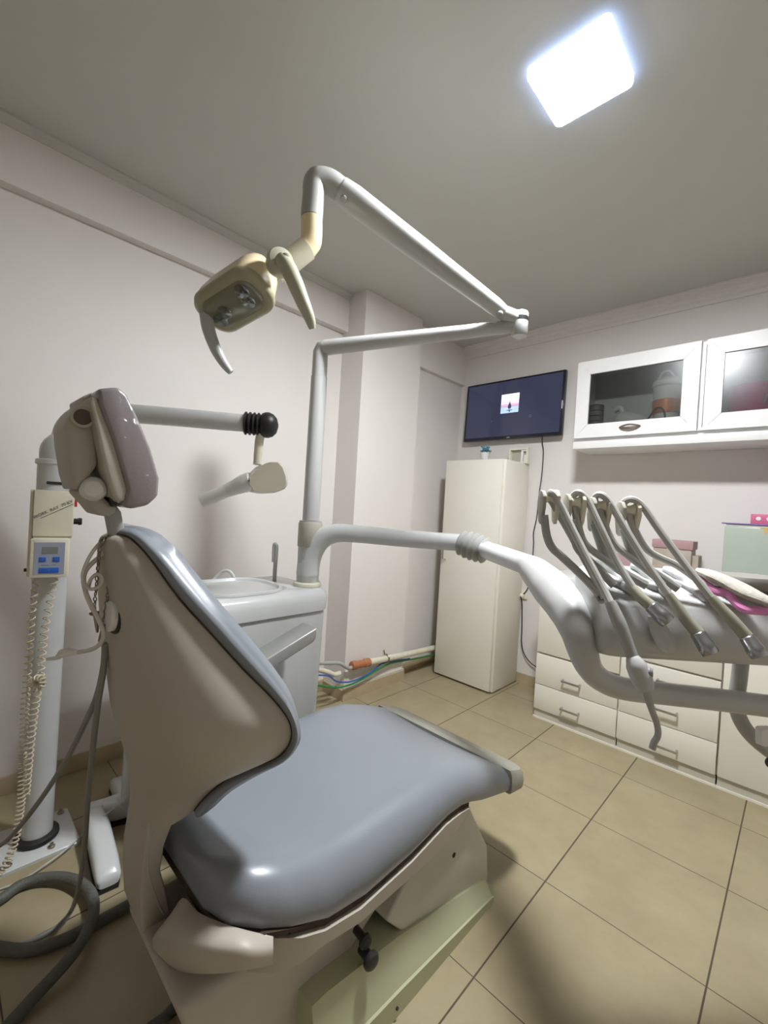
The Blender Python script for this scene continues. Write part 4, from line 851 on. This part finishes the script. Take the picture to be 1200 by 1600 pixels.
# ---------------------------------------------------------------- hoses and wires at the left
tag(tube('dark_hose', [(0.5381, -0.6014, 0.0200), (0.5330, -0.6254, 0.0160), (0.5329, -0.6904, 0.0160), (0.5313, -0.7579, 0.0160), (0.5065, -0.8308, 0.0160), (0.4470, -0.8904, 0.0160), (0.3697, -0.9491, 0.0160), (0.2672, -1.0028, 0.0160), (0.2168, -0.9960, 0.0160), (0.2486, -0.9375, 0.0160), (0.2643, -0.8758, 0.0170), (0.2454, -0.8296, 0.0180), (0.2651, -0.7695, 0.0220), (0.3276, -0.7142, 0.0260), (0.4131, -0.6846, 0.0300), (0.4966, -0.6880, 0.0340), (0.5675, -0.7175, 0.0440), (0.6130, -0.7500, 0.0470), (0.6315, -0.7896, 0.0340), (0.6525, -0.8430, 0.0220), (0.6763, -0.8889, 0.0160), (0.7159, -0.9532, 0.0160)], .0150, HOSED, seg=14, smooth=8),
    'thick dark grey hose looped on the floor at left', 'hose')
tag(tube('grey_cable', [(0.9190, -0.8024, 0.9404), (0.9080, -0.7998, 0.8907), (0.8671, -0.7986, 0.8166), (0.8068, -0.8023, 0.7397), (0.6972, -0.8125, 0.6087), (0.5775, -0.8325, 0.4728), (0.4832, -0.8554, 0.3668), (0.4006, -0.8808, 0.2772), (0.3098, -0.9138, 0.1995), (.14, -1.0, .03), (.05, -1.05, .008)], [.0062]*4, CABLE, seg=10), 'grey cable running from the backrest down to lower left', 'cable')
tag(tube('cable', [(0.9257, -0.8029, 0.9422), (0.9078, -0.8002, 0.8774), (0.8691, -0.7969, 0.7962), (0.8087, -0.7875, 0.6707), (0.7371, -0.7752, 0.5126), (0.6798, -0.7628, 0.3810), (0.6320, -0.7549, 0.2659), (0.4521, -0.7294, 0.0350), (0.4652, -0.7611, 0.0120), (0.4695, -0.8121, 0.0090), (0.4522, -0.8645, 0.0090), (0.4009, -0.9253, 0.0090)], [.0062]*4, CABLE, seg=10), 'grey cable dropping straight down beside the x-ray column then curving left', 'cable')
tag(tube('thin_wire', [(0.1894, -0.5077, 0.1300), (0.1775, -0.5453, 0.1050), (0.1676, -0.6117, 0.0700), (0.1391, -0.6498, 0.0200), (0.1758, -0.7044, 0.0180), (0.1983, -0.7514, 0.0180), (0.2059, -0.8092, 0.0050), (0.2079, -0.8558, 0.0050), (0.1919, -0.9134, 0.0050)], .003, HOSE, seg=8), 'thin grey wire crossing the floor behind the looped hose', 'wire')
tag(tube('floor_hose', [(0.8711, -0.5724, 0.0120), (0.8979, -0.6249, 0.0120), (0.8973, -0.6629, 0.0120), (0.8986, -0.7227, 0.0120)], .011, HOSED, seg=10), 'short piece of dark hose beside the chair base at bottom', 'hose')

# bib chain over the headrest post
bc = thing('bib_chain', 'metal bib chain with two clips hanging on the backrest', 'chain', (0.9671, -0.8226, 1.1547))
def chain(pts, name):
    Q = catmull(pts, 10); d = 0; last = None; mb = MB(); acc = [Q[0]]
    for q in Q[1:]:
        if (q-acc[-1]).length >= .0062: acc.append(q)
    for i in range(len(acc)-1):
        a, b = acc[i], acc[i+1]; t = (b-a).normalized(); n = t.orthogonal().normalized()
        if i % 2: n = t.cross(n)
        c = (a+b)/2; mb.tube([c+t*.0044*cos(x)+n*.0030*sin(x) for x in [2*pi*k/10 for k in range(11)]], .0012, 5, False)
    mb.go(name, CHROMD, bc)
chain([(0.9519, -0.8025, 1.1568), (0.9522, -0.8161, 1.1620), (0.9611, -0.8285, 1.1505), (0.9653, -0.8319, 1.1117), (0.9642, -0.8336, 1.0625), (0.9579, -0.8333, 1.0181)], 'left_strand')
chain([(0.9461, -0.7943, 1.1562), (0.9562, -0.8054, 1.1471), (0.9659, -0.8105, 1.1107), (0.9701, -0.8139, 1.0679), (0.9741, -0.8175, 1.0318), (0.9724, -0.8197, 0.9946)], 'right_strand')
for (a, b, c) in (((0.9579, -0.8333, 1.0181), (0.9538, -0.8374, 1.0116), (0.9643, -0.8277, 0.9778)), ((0.9724, -0.8197, 0.9946), (0.9853, -0.8142, 0.9930), (0.9678, -0.8245, 0.9608))):
    MB().tube([b, a, c], [.0045, .0035, .0025], 6).tube([c, Vector(a)+RV*.007, Vector(b)+RV*.006+UV*.004], [.0025, .003, .004], 6).go('clip', CHROMD, bc)
st2 = thing('saliva_tube', 'clear looping saliva tube with white tip hanging at backrest', 'tube', (0.9633, -0.8289, 0.9629))
tube('tube', [(0.9280, -0.7767, 1.1808), (0.9494, -0.7910, 1.1642), (0.9567, -0.8191, 1.1324), (0.9532, -0.8436, 1.1058), (0.9522, -0.8518, 1.0865), (0.9553, -0.8492, 1.0599), (0.9645, -0.8407, 1.0326), (0.9774, -0.8286, 1.0032), (0.9847, -0.8219, 0.9794), (0.9821, -0.8247, 0.9621), (0.9655, -0.8339, 0.9472), (0.9397, -0.8520, 0.9375)], .0042, CLEAR, st2, seg=10)
tube('loop', [(0.9375, -0.7814, 1.1762), (0.9499, -0.8113, 1.1643), (0.9545, -0.8350, 1.1413), (0.9569, -0.8498, 1.1115), (0.9554, -0.8544, 1.0836), (0.9671, -0.8447, 1.0640), (0.9799, -0.8322, 1.0699), (0.9836, -0.8285, 1.0836), (0.9750, -0.8353, 1.0925), (0.9645, -0.8428, 1.0817), (0.9594, -0.8452, 1.0652)], .0034, CLEAR, st2, seg=8)
tube('tip', [(0.9397, -0.8520, 0.9375), (0.9272, -0.8640, 0.9377), (0.9186, -0.8724, 0.9333), (0.9101, -0.8807, 0.9240), (0.8970, -0.8934, 0.9204)], [.0045, .008, .009, .004, .003], WHITEP, st2, seg=10)
